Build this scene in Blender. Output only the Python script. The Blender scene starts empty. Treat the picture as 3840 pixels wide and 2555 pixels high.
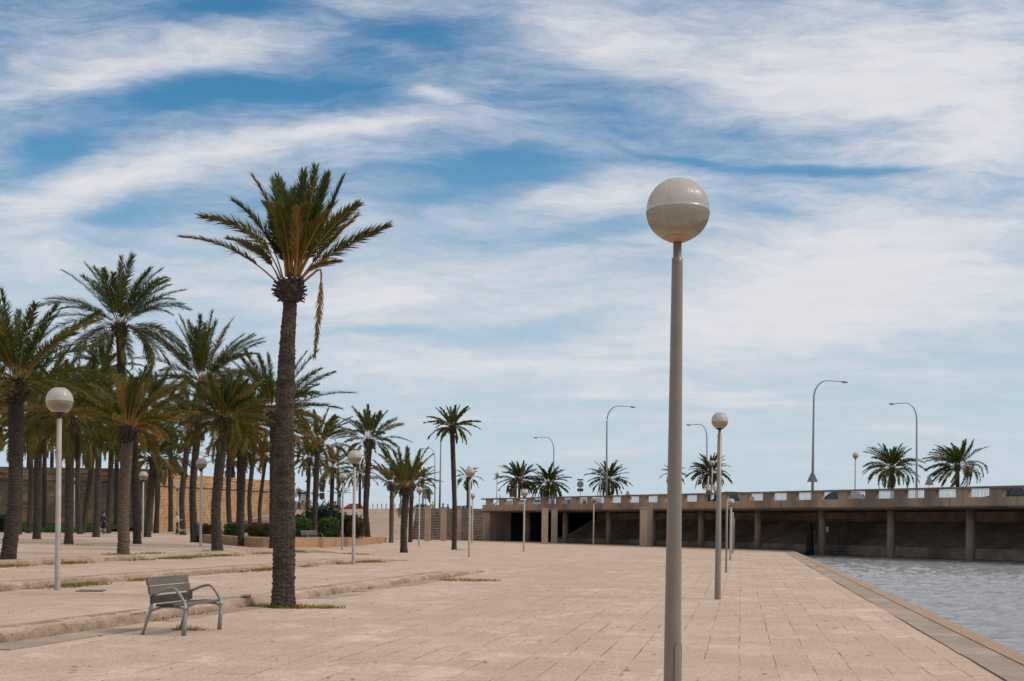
import bpy, bmesh, math, random
import numpy as np
from mathutils import Vector, Matrix

SC = bpy.context.scene
COL = SC.collection
PI = math.pi
R = math.radians

# ------------------------------------------------------------------ camera
FPX, UC, VH, ROLL, EYE = 5200.0, 1920.0, 1966.0, 0.012, 1.65
cd = bpy.data.cameras.new('camera')
cam = bpy.data.objects.new('camera', cd); COL.objects.link(cam)
cd.sensor_width = 36.0
cd.lens = 36.0 * FPX / 3840.0
cd.shift_y = (VH - 1277.5) / 3840.0
cd.clip_start = 0.1; cd.clip_end = 6000.0
_c, _s = math.cos(ROLL), math.sin(ROLL)
cam.matrix_world = Matrix(((_c, -_s, 0, 0), (0, 0, -1, 0), (_s, _c, 0, EYE), (0, 0, 0, 1)))
SC.camera = cam

# ------------------------------------------------------------------ exposure
SC.view_settings.view_transform = 'Standard'
SC.view_settings.look = 'None'
SC.view_settings.exposure = 0.0
SC.view_settings.gamma = 1.0
SC.render.resolution_x, SC.render.resolution_y = 1024, 681

# ------------------------------------------------------------------ sun
SUN_DIR = Vector((0.70, -0.12, 0.74)).normalized()      # towards the sun
sd = bpy.data.lights.new('sun', 'SUN'); sd.energy = 1.75; sd.angle = R(12); sd.color = (1.0, 0.88, 0.72)
sun = bpy.data.objects.new('sun', sd); COL.objects.link(sun)
sun.rotation_euler = SUN_DIR.to_track_quat('Z', 'Y').to_euler()
sun.location = (-30, -20, 40)

# ------------------------------------------------------------------ node helpers
class NT:
    def __init__(self, tree):
        self.t = tree; self.n = tree.nodes; self.l = tree.links
    def node(self, typ, props=None, **ins):
        nd = self.n.new(typ)
        for k, v in (props or {}).items(): setattr(nd, k, v)
        for k, v in ins.items():
            key = int(k[1:]) if k[0] == '_' and k[1:].isdigit() else k.replace('_', ' ')
            self.set(nd.inputs[key], v)
        return nd
    def set(self, sock, v):
        if isinstance(v, bpy.types.NodeSocket): self.l.new(v, sock)
        elif isinstance(v, (tuple, list)) and len(v) == 3 and sock.type == 'RGBA': sock.default_value = (*v, 1)
        else: sock.default_value = v
    def math(self, op, a, b=None, c=None, clamp=False):
        nd = self.n.new('ShaderNodeMath'); nd.operation = op; nd.use_clamp = clamp
        self.set(nd.inputs[0], a)
        if b is not None: self.set(nd.inputs[1], b)
        if c is not None: self.set(nd.inputs[2], c)
        return nd.outputs[0]
    def vmath(self, op, a, b=None, out=0):
        nd = self.n.new('ShaderNodeVectorMath'); nd.operation = op
        self.set(nd.inputs[0], a)
        if b is not None: self.set(nd.inputs[1], b)
        return nd.outputs[out]
    def noise(self, vec, scale, detail=4, rough=0.55, dist=0.0, out=0):
        nd = self.node('ShaderNodeTexNoise', None, Vector=vec, Scale=scale, Detail=detail, Roughness=rough, Distortion=dist)
        return nd.outputs[out]
    def ramp(self, fac, stops, interp='LINEAR'):
        nd = self.n.new('ShaderNodeValToRGB'); self.set(nd.inputs[0], fac)
        cr = nd.color_ramp; cr.interpolation = interp
        while len(cr.elements) < len(stops): cr.elements.new(0.5)
        for e, (p, c) in zip(cr.elements, stops):
            e.position = p
            e.color = (c, c, c, 1) if isinstance(c, (int, float)) else (*c, 1)
        return nd.outputs[0]
    def mix(self, fac, a, b, blend='MIX'):
        nd = self.n.new('ShaderNodeMix'); nd.data_type = 'RGBA'; nd.blend_type = blend
        self.set(nd.inputs[0], fac); self.set(nd.inputs[6], a); self.set(nd.inputs[7], b)
        return nd.outputs[2]
    def smooth(self, v, lo, hi, o0=0.0, o1=1.0):
        nd = self.n.new('ShaderNodeMapRange'); nd.interpolation_type = 'SMOOTHSTEP'
        self.set(nd.inputs[0], v)
        for i, x in enumerate((lo, hi, o0, o1)): nd.inputs[1 + i].default_value = x
        return nd.outputs[0]
    def mapping(self, vec, loc=(0, 0, 0), rot=(0, 0, 0), scale=(1, 1, 1), typ='POINT'):
        nd = self.n.new('ShaderNodeMapping'); nd.vector_type = typ
        self.set(nd.inputs[0], vec)
        nd.inputs[1].default_value = loc; nd.inputs[2].default_value = rot; nd.inputs[3].default_value = scale
        return nd.outputs[0]

# ------------------------------------------------------------------ world: real sky + thin cirrus, all by direction
SKY_STRENGTH = 0.10
W = bpy.data.worlds.new('World'); SC.world = W; W.use_nodes = True
def build_world():
    k = NT(W.node_tree); k.n.clear()
    out = k.n.new('ShaderNodeOutputWorld'); bg = k.n.new('ShaderNodeBackground')
    k.l.new(bg.outputs[0], out.inputs[0]); bg.inputs[1].default_value = SKY_STRENGTH
    sky = k.n.new('ShaderNodeTexSky'); sky.sky_type = 'NISHITA'; sky.sun_disc = False
    sky.sun_elevation = math.asin(SUN_DIR.z); sky.sun_rotation = math.atan2(SUN_DIR.x, SUN_DIR.y)
    sky.air_density = 1.0; sky.dust_density = 0.6; sky.ozone_density = 2.0; sky.altitude = 0
    tc = k.n.new('ShaderNodeTexCoord'); d = tc.outputs['Generated']
    sx = k.n.new('ShaderNodeSeparateXYZ'); k.l.new(d, sx.inputs[0])
    X, Y, Z = sx.outputs
    ay = k.math('MAXIMUM', k.math('ABSOLUTE', Y), 0.25)
    px = k.math('ADD', k.math('MULTIPLY', k.math('DIVIDE', X, ay), 5.2), 1.92)      # azimuth, in thousandths of a frame unit
    py = k.math('SUBTRACT', 1.966, k.math('MULTIPLY', k.math('DIVIDE', Z, ay), 5.2))  # height above the horizon
    cb = k.n.new('ShaderNodeCombineXYZ'); k.l.new(px, cb.inputs[0]); k.l.new(py, cb.inputs[1])
    p = cb.outputs[0]
    # warp
    wv = k.noise(k.mapping(p, rot=(0, 0, R(9)), scale=(1.0, 2.6, 1)), 1.3, 5, 0.55, 0.0, out=1)
    wv = k.vmath('MULTIPLY', k.vmath('SUBTRACT', wv, (0.5, 0.5, 0.5)), (0.50, 0.20, 0))
    q = k.vmath('ADD', p, wv)
    acc = None
    for (cx, cy, lx, ly, ang, w) in BLOBS:
        m = k.mapping(q, (cx * 1.629e-3, cy * 1.629e-3, 0), (0, 0, R(ang)), (lx * 1.629e-3, ly * 1.629e-3, 1), 'TEXTURE')
        g = k.math('MULTIPLY', k.math('EXPONENT', k.math('MULTIPLY', k.vmath('DOT_PRODUCT', m, m, out=1), -1.0)), w)
        acc = g if acc is None else k.math('ADD', acc, g)
    s1 = k.noise(k.mapping(q, rot=(0, 0, R(8)), scale=(0.55, 3.4, 1)), 2.0, 8, 0.58, 0.12)
    s2 = k.noise(k.mapping(q, loc=(3.1, 1.7, 0), rot=(0, 0, R(14)), scale=(1.2, 5.5, 1)), 3.8, 10, 0.70, 0.15)
    s3 = k.noise(k.mapping(p, loc=(1.3, 4.7, 0), rot=(0, 0, R(5)), scale=(0.8, 1.6, 1)), 1.3, 4, 0.5, 0.0)
    st = k.math('ADD', k.math('MULTIPLY', k.math('SUBTRACT', s1, 0.5), 1.15), k.math('MULTIPLY', k.math('SUBTRACT', s2, 0.5), 1.05))
    st = k.math('ADD', st, k.math('MULTIPLY', k.math('SUBTRACT', s3, 0.5), 0.5))
    dens = k.math('ADD', k.math('ADD', acc, st), 0.40)
    low = k.smooth(py, 1.35, 1.88, 1.0, 0.72)       # thinner towards the horizon
    cov = k.math('MULTIPLY', k.smooth(dens, -0.30, 1.28), low)
    cov = k.math('MULTIPLY', cov, 0.97)
    s4 = k.noise(k.mapping(p, loc=(7, 2, 0), rot=(0, 0, R(2)), scale=(0.5, 7.0, 1)), 2.2, 6, 0.6)
    cov = k.math('ADD', cov, k.math('MULTIPLY', k.math('MULTIPLY', k.smooth(s4, 0.44, 0.72), 0.30), k.smooth(py, 1.2, 1.55)), clamp=True)
    # clear sky colour: nishita pulled towards the picture's cyan-blue
    clear = k.mix(1.0, sky.outputs[0], CLEAR_TINT, 'MULTIPLY')
    haze = k.smooth(py, 0.35, 1.86, 0.0, 1.0)
    clear = k.mix(k.math('MULTIPLY', haze, 0.92), clear, HAZE_COL)
    # cloud brightness: brighter where thick, and brighter near the veiled sun
    sdv = k.vmath('DOT_PRODUCT', d, tuple(SUN_DIR), out=1)
    glow = k.math('POWER', k.math('MAXIMUM', sdv, 0.0), 5.0)
    cb2 = k.mix(cov, CLOUD_THIN, CLOUD_THICK)
    bri = k.math('ADD', 1.0, k.math('MULTIPLY', glow, CLOUD_GLOW))
    cb2 = k.vmath('MULTIPLY', cb2, k.node('ShaderNodeCombineXYZ', None, _0=bri, _1=bri, _2=bri).outputs[0])
    up = k.smooth(Z, 0.37, 0.62, 0.0, 0.94)         # closed warm veil added overhead, out of view, to light the ground
    cov = k.math('MAXIMUM', cov, up)
    cb2 = k.vmath('MULTIPLY', cb2, k.mix(k.math('MULTIPLY', up, 1.06), (1, 1, 1), VEIL_TINT))
    col = k.mix(cov, clear, cb2)
    k.l.new(col, bg.inputs[0])
# centre x, y, half length, half thickness (2357-wide frame), tilt, weight
BLOBS = [
    (260, 170, 330, 42, -11, 0.65), (560, 120, 120, 40, -8, 0.35), (480, 365, 430, 45, -12, 0.60), (120, 480, 220, 70, -20, 0.40),
    (850, 300, 220, 22, -6, 0.40), (1020, 228, 95, 20, 8, 0.62), (1350, 60, 260, 60, 4, 0.40), (1850, 190, 520, 130, 4, 0.70),
    (2150, 80, 350, 150, 0, 0.28), (2250, 330, 260, 90, 0, 0.35), (1380, 440, 210, 45, -10, 0.60), (1750, 400, 330, 22, 6, -0.15), (2050, 620, 420, 150, 0, 0.60),
    (1560, 690, 330, 90, -5, 0.40), (900, 690, 420, 75, -6, 0.55), (640, 590, 260, 45, -14, 0.40), (1250, 570, 280, 28, -10, 0.35), (1150, 840, 420, 40, 3, 0.35),
    (60, 620, 140, 120, 0, 0.35), (1500, 900, 300, 28, 4, 0.25), (740, 10, 140, 14, 0, 0.25), (880, 115, 120, 16, 10, 0.30), (1350, 330, 200, 30, 4, 0.15),
    (520, 25, 210, 36, -4, -0.75), (400, 235, 170, 42, -8, -0.85), (720, 205, 260, 45, 2, -0.70), (950, 95, 200, 55, 5, -0.60), (640, 480, 140, 35, -12, -0.30),
    (1130, 385, 180, 42, -8, -0.80), (1020, 465, 150, 34, -12, -0.55), (1010, 250, 420, 26, -4, -0.25), (1930, 384, 190, 15, 2, -0.95), (1560, 352, 150, 12, 10, -0.55),
    (1780, 482, 130, 20, 2, -0.55), (130, 350, 110, 30, -14, -0.75), (260, 520, 150, 28, -10, -0.55), (1250, 560, 240, 26, -12, -0.45), (1250, 765, 190, 36, -4, -0.55),
    (2200, 790, 240, 36, 0, -0.40), (900, 770, 160, 10, -4, -0.50), (1560, 215, 150, 26, 2, -0.30), (1300, 180, 140, 50, 4, -0.25), (200, 90, 260, 30, 4, 0.05), (1560, 340, 420, 70, 4, -0.22), (1350, 250, 160, 40, 6, -0.25), (1700, 560, 300, 40, -3, -0.12), (1500, 800, 500, 60, 0, 0.15), (1950, 760, 460, 90, 0, 0.35), (1800, 560, 420, 60, 0, 0.20), (2100, 480, 300, 60, 0, 0.25), (2000, 150, 200, 14, 3, -0.2), (2150, 260, 240, 18, -4, -0.2), (1950, 300, 300, 20, 3, -0.2), (2250, 120, 300, 160, 0, 0.10),
]
CLEAR_TINT = (0.42, 0.90, 1.04)
VEIL_TINT = (1.22, 1.09, 0.93)
HAZE_COL = (5.3, 6.6, 7.4)
CLOUD_THIN = (5.0, 5.6, 6.9)
CLOUD_THICK = (7.6, 7.6, 7.9)
CLOUD_GLOW = 1.6
build_world()

# ------------------------------------------------------------------ picture measurements -> places in the world
def ray(u, v):
    cx, cy = (u - UC) / FPX, -(v - VH) / FPX
    return cx * _c - cy * _s, cx * _s + cy * _c
def AT(u, v, D):
    x, z = ray(u, v); return Vector((x * D, D, EYE + z * D))
def sstep(a, b, x):
    t = min(1.0, max(0.0, (x - a) / (b - a))); return t * t * (3 - 2 * t)
def line1(y): return -6.7 + 0.197 * (y - 18.2)          # foot of the lowest step
def quay_x(y): return 3.73 + 0.165 * y                  # water edge of the quay
STEPS = ((0.0, 0.17), (-5.5, 0.16), (-10.9, 0.17))
def end_x(y): return -1.6 - 0.396 * (y - 44) if y < 69.5 else -11.7 - 0.15 * (y - 69.5)
def fade_at(x, y): return 1 - sstep(-2.0, 5.5, (x - end_x(y)) * 0.93)
def zf(x, y, w=None):
    if w is None: w = x - line1(y)
    z = sum(h for w0, h in STEPS if w < w0) * fade_at(x, y)
    return z
def ground(u, v, off=0.0):
    """where the sight line through (u, v) meets the plaza"""
    x, z = ray(u, v)
    lo = 3.0
    prev = lo
    D = lo
    while D < 320:
        if EYE + z * D <= zf(x * D, D) + off:
            a, b = prev, D
            for _ in range(30):
                m = (a + b) / 2
                if EYE + z * m <= zf(x * m, m) + off: b = m
                else: a = m
            return Vector((x * b, b, zf(x * b, b) + off))
        prev = D; D += 0.1
    return Vector((x * 300, 300, 0))
def on_ground(u, D):
    x, _ = ray(u, VH); return Vector((x * D, D, zf(x * D, D)))

# ------------------------------------------------------------------ mesh builder
class MB:
    def __init__(self):
        self.v = []; self.f = []; self.m = []; self.n = 0; self.sm = []; self.att = []
    def add(self, verts, faces, mi=0, smooth=False, att=0.0):
        o = self.n
        self.v.append(np.asarray(verts, float).reshape(-1, 3)); k = len(self.v[-1]); self.n += k
        self.f += [tuple(i + o for i in fc) for fc in faces]
        self.m += [mi] * len(faces); self.sm += [smooth] * len(faces)
        self.att.append(np.full(k, att) if np.isscalar(att) else np.asarray(att, float))
        return self
    def box(self, c, s, rz=0.0, mi=0, M=None, taper=1.0):
        x, y, z = (q / 2 for q in s)
        t = taper
        V = np.array([(-x, -y, -z), (x, -y, -z), (x, y, -z), (-x, y, -z), (-x * t, -y * t, z), (x * t, -y * t, z), (x * t, y * t, z), (-x * t, y * t, z)])
        if M is not None: V = V @ np.array(M.to_3x3()).T
        if rz:
            cc, ss = math.cos(rz), math.sin(rz); V = V @ np.array([[cc, ss, 0], [-ss, cc, 0], [0, 0, 1]])
        return self.add(V + np.array(c), [(0, 3, 2, 1), (4, 5, 6, 7), (0, 1, 5, 4), (1, 2, 6, 5), (2, 3, 7, 6), (3, 0, 4, 7)], mi)
    def tube(self, pts, rad, seg=8, mi=0, cap=True, smooth=True, flat=1.0, att=0.0):
        P = np.asarray([tuple(q) for q in pts], float); n = len(P)
        rad = np.full(n, rad) if np.isscalar(rad) else np.asarray(rad, float)
        T = np.gradient(P, axis=0); T /= np.linalg.norm(T, axis=1)[:, None] + 1e-12
        ref = np.array([0, 0, 1.0]) if abs(T[:, 2]).mean() < 0.8 else np.array([0, 1.0, 0])
        A = np.cross(T, ref); A /= np.linalg.norm(A, axis=1)[:, None] + 1e-12
        B = np.cross(T, A)
        a = np.linspace(0, 2 * PI, seg, endpoint=False)
        V = P[:, None] + rad[:, None, None] * (np.cos(a)[None, :, None] * A[:, None] + flat * np.sin(a)[None, :, None] * B[:, None])
        F = [(i * seg + j, i * seg + (j + 1) % seg, (i + 1) * seg + (j + 1) % seg, (i + 1) * seg + j) for i in range(n - 1) for j in range(seg)]
        if cap: F += [tuple(range(seg))[::-1], tuple((n - 1) * seg + j for j in range(seg))]
        return self.add(V.reshape(-1, 3), F, mi, smooth, att)
    def lathe(self, prof, seg=24, c=(0, 0, 0), mi=0, smooth=True, cap=True, rad_fn=None):
        a = np.linspace(0, 2 * PI, seg, endpoint=False); n = len(prof)
        V = np.empty((n, seg, 3))
        for i, (r, z) in enumerate(prof):
            rr = r if rad_fn is None else r * rad_fn(a, z)
            V[i, :, 0] = rr * np.cos(a); V[i, :, 1] = rr * np.sin(a); V[i, :, 2] = z
        F = [(i * seg + j, i * seg + (j + 1) % seg, (i + 1) * seg + (j + 1) % seg, (i + 1) * seg + j) for i in range(n - 1) for j in range(seg)]
        if cap: F += [tuple(range(seg))[::-1], tuple((n - 1) * seg + j for j in range(seg))]
        return self.add(V.reshape(-1, 3) + np.array(c), F, mi, smooth)
    def prism(self, poly, z0, z1, mi=0):
        n = len(poly)
        V = [(x, y, z0) for x, y in poly] + [(x, y, z1) for x, y in poly]
        F = [tuple(range(n))[::-1], tuple(range(n, 2 * n))] + [(i, (i + 1) % n, n + (i + 1) % n, n + i) for i in range(n)]
        return self.add(V, F, mi)
    def plate(self, poly, y0, y1, mi=0):      # polygon in x, z, thick along y
        n = len(poly)
        V = [(x, y0, z) for x, z in poly] + [(x, y1, z) for x, z in poly]
        F = [tuple(range(n)), tuple(range(n, 2 * n))[::-1]] + [(i, n + i, n + (i + 1) % n, (i + 1) % n) for i in range(n)]
        return self.add(V, F, mi)
    def build(self, name, mats, parent=None, loc=None, rz=0.0, bevel=0.0):
        me = bpy.data.meshes.new(name)
        V = np.concatenate(self.v)
        me.from_pydata(V.tolist(), [], self.f)
        for m in (mats if isinstance(mats, (list, tuple)) else [mats]): me.materials.append(m)
        me.polygons.foreach_set('material_index', self.m)
        me.polygons.foreach_set('use_smooth', self.sm)
        at = np.concatenate(self.att)
        if at.any():
            a = me.attributes.new('dry', 'FLOAT', 'POINT'); a.data.foreach_set('value', at)
        me.update()
        o = bpy.data.objects.new(name, me); COL.objects.link(o)
        if parent: o.parent = parent
        if loc is not None: o.location = loc
        o.rotation_euler.z = rz
        if bevel:
            bm = o.modifiers.new('bevel', 'BEVEL'); bm.width = bevel; bm.segments = 2; bm.limit_method = 'ANGLE'; bm.angle_limit = R(40)
        return o
def tag(o, label, cat, group=None):
    o['label'] = label; o['category'] = cat
    if group: o['group'] = group
    return o
def structure(o): o['kind'] = 'structure'; return o
def stuff(o): o['kind'] = 'stuff'; return o
def thing(name, label, cat, loc, rz=0.0, group=None):
    o = bpy.data.objects.new(name, None); COL.objects.link(o); o.empty_display_size = 0.3
    o.location = loc; o.rotation_euler.z = rz
    return tag(o, label, cat, group)

# ------------------------------------------------------------------ materials
def new_mat(name):
    m = bpy.data.materials.new(name); m.use_nodes = True
    k = NT(m.node_tree); b = k.n['Principled BSDF']; return m, k, b
def mat(name, c1, c2=None, scale=6.0, rough=0.7, bump=0.0, bscale=None, metal=0.0, stretch=(1, 1, 1), detail=6, spot=None, spec=0.5, c3=None):
    """two- or three-tone noise material on object coordinates"""
    m, k, b = new_mat(name)
    tc = k.n.new('ShaderNodeTexCoord').outputs['Object']
    v = k.mapping(tc, scale=stretch)
    n1 = k.noise(v, scale, detail, 0.6)
    c2 = c2 or tuple(x * 0.8 for x in c1)
    col = k.ramp(n1, [(0.32, c2), (0.68, c1)])
    if c3:
        n3 = k.noise(v, scale * 0.23, 4, 0.5)
        col = k.mix(k.smooth(n3, 0.46, 0.66), col, c3)
    if spot:
        n2 = k.noise(v, scale * 9, 3, 0.6)
        col = k.mix(k.smooth(n2, 0.56, 0.70, 0.0, spot[1]), col, spot[0])
    k.l.new(col, b.inputs['Base Color'])
    b.inputs['Roughness'].default_value = rough; b.inputs['Metallic'].default_value = metal
    b.inputs['Specular IOR Level'].default_value = spec
    if bump:
        nb = k.noise(v, bscale or scale * 6, 8, 0.65)
        bn = k.node('ShaderNodeBump', None, Strength=min(1.0, bump), Distance=0.02, Height=nb)
        k.l.new(bn.outputs[0], b.inputs['Normal'])
    return m
MAT = {}
def brick_mat(name, c1, c2, mortar, bw, bh, ms, rot, stain, stain2, rough=0.85, bump=0.4, vert=None, joint=1.0, mottle=0.5, grass=None, zone=None, grain=0.45):
    """stone laid in courses; vert = direction angle of a vertical wall, None for a floor"""
    m, k, b = new_mat(name)
    tc = k.n.new('ShaderNodeTexCoord').outputs['Object']
    if vert is None:
        v = k.mapping(tc, rot=(0, 0, rot))
    else:
        sp = k.n.new('ShaderNodeSeparateXYZ'); k.l.new(tc, sp.inputs[0])
        al = k.math('ADD', k.math('MULTIPLY', sp.outputs[0], math.cos(vert)), k.math('MULTIPLY', sp.outputs[1], math.sin(vert)))
        cbn = k.n.new('ShaderNodeCombineXYZ'); k.l.new(al, cbn.inputs[0]); k.l.new(sp.outputs[2], cbn.inputs[1])
        v = cbn.outputs[0]
    wob = k.vmath('MULTIPLY', k.vmath('SUBTRACT', k.noise(v, 1.2, 3, 0.6, out=1), (0.5, 0.5, 0.5)), (0.05, 0.05, 0))
    vb = k.vmath('ADD', v, wob)
    br = k.node('ShaderNodeTexBrick', {'offset': 0.42, 'offset_frequency': 2, 'squash': 0.85, 'squash_frequency': 3}, Vector=vb, Scale=1.0, Mortar_Size=ms, Mortar_Smooth=0.3, Bias=0.0, Brick_Width=bw, Row_Height=bh)
    br.inputs['Color1'].default_value = (*c1, 1); br.inputs['Color2'].default_value = (*c2, 1); br.inputs['Mortar'].default_value = (*c1, 1)
    jn = k.smooth(k.noise(v, 0.9, 5, 0.7), 0.40, 0.62)
    jf = k.math('MULTIPLY', k.math('MULTIPLY', br.outputs['Fac'], jn), joint)
    if zone:
        sp = k.n.new('ShaderNodeSeparateXYZ'); k.l.new(v, sp.inputs[0])
        jf = k.math('MULTIPLY', jf, k.smooth(sp.outputs[1], zone[0], zone[1], 1.0, zone[2]))
    # mottling at several sizes
    n1 = k.noise(v, 0.33, 6, 0.62); n2 = k.noise(v, 2.3, 6, 0.7); n3 = k.noise(v, 24, 4, 0.75); n4 = k.noise(k.mapping(v, loc=(31, 7, 2)), 0.12, 5, 0.6)
    col = k.mix(k.smooth(n1, 0.36, 0.66, 0, mottle), br.outputs['Color'], stain)
    col = k.mix(k.smooth(n2, 0.50, 0.72, 0, mottle * 0.9), col, stain2)
    col = k.mix(k.smooth(n4, 0.50, 0.68, 0, mottle * 0.8), col, tuple(0.5 * (a + b_) for a, b_ in zip(c2, stain2)))
    col = k.mix(k.smooth(n3, 0.48, 0.74, 0, grain), col, tuple(x * 0.42 for x in c2))
    n5 = k.noise(v, 9.0, 5, 0.75)
    col = k.mix(k.smooth(n5, 0.52, 0.74, 0, grain * .8), col, tuple(x * 0.55 for x in stain2))
    col = k.mix(k.smooth(n3, 0.50, 0.25, 0, 0.30), col, tuple(min(1, x * 1.35) for x in c1))
    n6 = k.noise(k.mapping(v, loc=(11, 3, 0), scale=(1, 1.6, 1)), 0.55, 7, 0.7)
    col = k.mix(k.smooth(n6, 0.54, 0.66, 0, grain * .45), col, tuple(min(.8, x * 1.22) for x in c1))
    col = k.mix(jf, col, mortar)
    if grass:
        gn = k.noise(k.mapping(v, loc=(5, 19, 0)), 0.5, 6, 0.65)
        col = k.mix(k.math('MULTIPLY', k.math('MULTIPLY', br.outputs['Fac'], k.smooth(gn, 0.52, 0.62)), 0.8), col, grass)
    k.l.new(col, b.inputs['Base Color']); b.inputs['Roughness'].default_value = rough; b.inputs['Specular IOR Level'].default_value = 0.25
    h = k.math('ADD', k.math('MULTIPLY', n3, 0.5), k.math('MULTIPLY', n2, 0.5))
    h = k.math('SUBTRACT', h, k.math('MULTIPLY', jf, 1.2))
    bn = k.node('ShaderNodeBump', None, Strength=bump, Distance=0.02, Height=h); k.l.new(bn.outputs[0], b.inputs['Normal'])
    return m
M_PAVE = brick_mat('plaza_stone', (0.555, 0.420, 0.332), (0.455, 0.338, 0.262), (0.20, 0.15, 0.09), 0.78, 0.43, 0.011, -(PI / 2 - math.atan(0.165)), (0.435, 0.312, 0.225), (0.375, 0.280, 0.217), joint=0.9, grass=(0.12, 0.11, 0.03), zone=(4.5, 8.5, 0.42), grain=1.0, mottle=0.8)
M_COBBLE = brick_mat('cobble_stone', (0.42, 0.31, 0.24), (0.33, 0.25, 0.195), (0.17, 0.13, 0.10), 0.5, 0.42, 0.03, 0.3, (0.33, 0.24, 0.18), (0.24, 0.185, 0.15), joint=1.0, mottle=0.7, bump=0.7)
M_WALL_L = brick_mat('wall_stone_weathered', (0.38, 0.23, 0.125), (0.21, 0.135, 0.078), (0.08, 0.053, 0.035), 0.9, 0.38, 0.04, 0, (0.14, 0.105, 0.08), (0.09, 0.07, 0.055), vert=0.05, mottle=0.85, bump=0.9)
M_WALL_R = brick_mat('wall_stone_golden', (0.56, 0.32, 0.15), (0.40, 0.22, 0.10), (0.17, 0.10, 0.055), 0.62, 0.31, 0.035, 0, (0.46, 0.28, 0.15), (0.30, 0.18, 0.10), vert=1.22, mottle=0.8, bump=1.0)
M_CONC = mat('concrete_pinkish', (0.45, 0.320, 0.212), (0.31, 0.222, 0.15), 1.6, 0.9, 0.7, 18, stretch=(1, 1, .35), c3=(0.20, 0.148, 0.11), spot=((0.10, 0.078, 0.06), 0.6))
M_PILLAR = mat('concrete_pillar', (0.43, 0.315, 0.235), (0.32, 0.235, 0.178), 2.2, 0.9, 0.6, 24, c3=(0.36, 0.24, 0.155), spot=((0.13, 0.10, 0.08), 0.5))
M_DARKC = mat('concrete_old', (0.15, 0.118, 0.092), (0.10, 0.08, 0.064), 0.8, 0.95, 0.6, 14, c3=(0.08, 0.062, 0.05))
M_PASSAGE_SHADE = mat('passage_shade_black', (0.030, 0.030, 0.030), (0.018, 0.018, 0.018), 0.8, 0.95, 0.5)  # near-black colour paints the passage's shade onto its walls and floor
M_REVET = mat('revetment_stone', (0.64, 0.45, 0.31), (0.34, 0.245, 0.175), 1.1, 0.95, 0.9, 10, c3=(0.28, 0.20, 0.145), spot=((0.07, 0.055, 0.045), 0.5))
M_COPE = mat('coping_stone', (0.27, 0.20, 0.148), (0.16, 0.122, 0.092), 1.8, 0.9, 0.5, 22, c3=(0.13, 0.10, 0.08), spot=((0.08, 0.065, 0.05), 0.5))
M_KERB = mat('kerb_stone', (0.345, 0.240, 0.165), (0.195, 0.128, 0.085), 3.0, 0.95, 1.0, 20, c3=(0.40, 0.285, 0.205), spot=((0.075, 0.05, 0.034), 0.85))
M_GREYSLAB = mat('grey_slab', (0.31, 0.245, 0.193), (0.225, 0.178, 0.14), 2.5, 0.9, 0.6, 24, c3=(0.36, 0.275, 0.21), spot=((0.14, 0.12, 0.10), 0.5))
M_QUAYEDGE = mat('quay_coping', (0.42, 0.275, 0.18), (0.28, 0.18, 0.12), 7.0, 0.95, 1.0, 30, c3=(0.35, 0.235, 0.16), spot=((0.13, 0.09, 0.07), 0.7))
M_PLANTER = mat('planter_stone', (0.42, 0.235, 0.11), (0.30, 0.165, 0.08), 1.6, 0.9, 0.4, 20, c3=(0.25, 0.155, 0.09))
M_SOIL = mat('soil', (0.10, 0.07, 0.045), (0.06, 0.04, 0.03), 8, 1.0, 0.6)
M_ASPHALT = mat('asphalt', (0.07, 0.068, 0.065), (0.045, 0.044, 0.043), 10, 0.9, 0.3)
M_POLE_GREY = mat('painted_grey_metal', (0.235, 0.190, 0.147), (0.20, 0.16, 0.123), 9, 0.33, 0.06, 120, spot=((0.25, 0.22, 0.19), 0.25))
M_POLE_WHITE = mat('painted_pale_metal', (0.44, 0.385, 0.335), (0.32, 0.28, 0.24), 6, 0.55, 0.12, 60, c3=(0.34, 0.285, 0.235))
M_GALV = mat('galvanised_steel', (0.36, 0.35, 0.34), (0.27, 0.26, 0.25), 7, 0.45, 0.05, metal=0.3)
M_BLACK = mat('black_metal', (0.02, 0.02, 0.02), (0.012, 0.012, 0.012), 10, 0.5)
M_WHITE = mat('white_paint', (0.80, 0.80, 0.80), (0.70, 0.70, 0.70), 8, 0.5)
M_BENCHWOOD = mat('bench_plank', (0.150, 0.120, 0.100), (0.098, 0.077, 0.064), 3.0, 0.6, 0.25, 60, stretch=(9, 1, 9), spot=((0.20, 0.17, 0.15), 0.3))
M_BENCHDARK = mat('bench_plank_dark', (0.060, 0.043, 0.034), (0.026, 0.020, 0.016), 3.0, 0.6, 0.2, 60, stretch=(9, 1, 9))
M_ALU = mat('cast_aluminium', (0.30, 0.285, 0.255), (0.22, 0.21, 0.19), 14, 0.5, 0.15, 90, metal=0.2)
M_TRUNK = mat('palm_trunk', (0.135, 0.094, 0.066), (0.026, 0.019, 0.014), 9.0, 0.95, 1.0, 30, stretch=(1, 1, 3.0), c3=(0.040, 0.029, 0.022), spot=((0.20, 0.145, 0.10), 0.6))
M_TRUNK_SHADED = mat('palm_trunk_shaded', (0.082, 0.058, 0.041), (0.016, 0.012, 0.009), 9.0, 0.95, 1.0, 30, stretch=(1, 1, 3.0), c3=(0.034, 0.025, 0.019), spot=((0.17, 0.12, 0.085), 0.6))  # trunk copy with the grove's shade put into a darker bark colour
M_TRUNK_L = mat('palm_trunk_pale', (0.17, 0.115, 0.075), (0.055, 0.038, 0.028), 8.0, 0.95, 0.9, 30, stretch=(1, 1, 3.0), c3=(0.10, 0.070, 0.048), spot=((0.24, 0.17, 0.12), 0.5))
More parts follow.
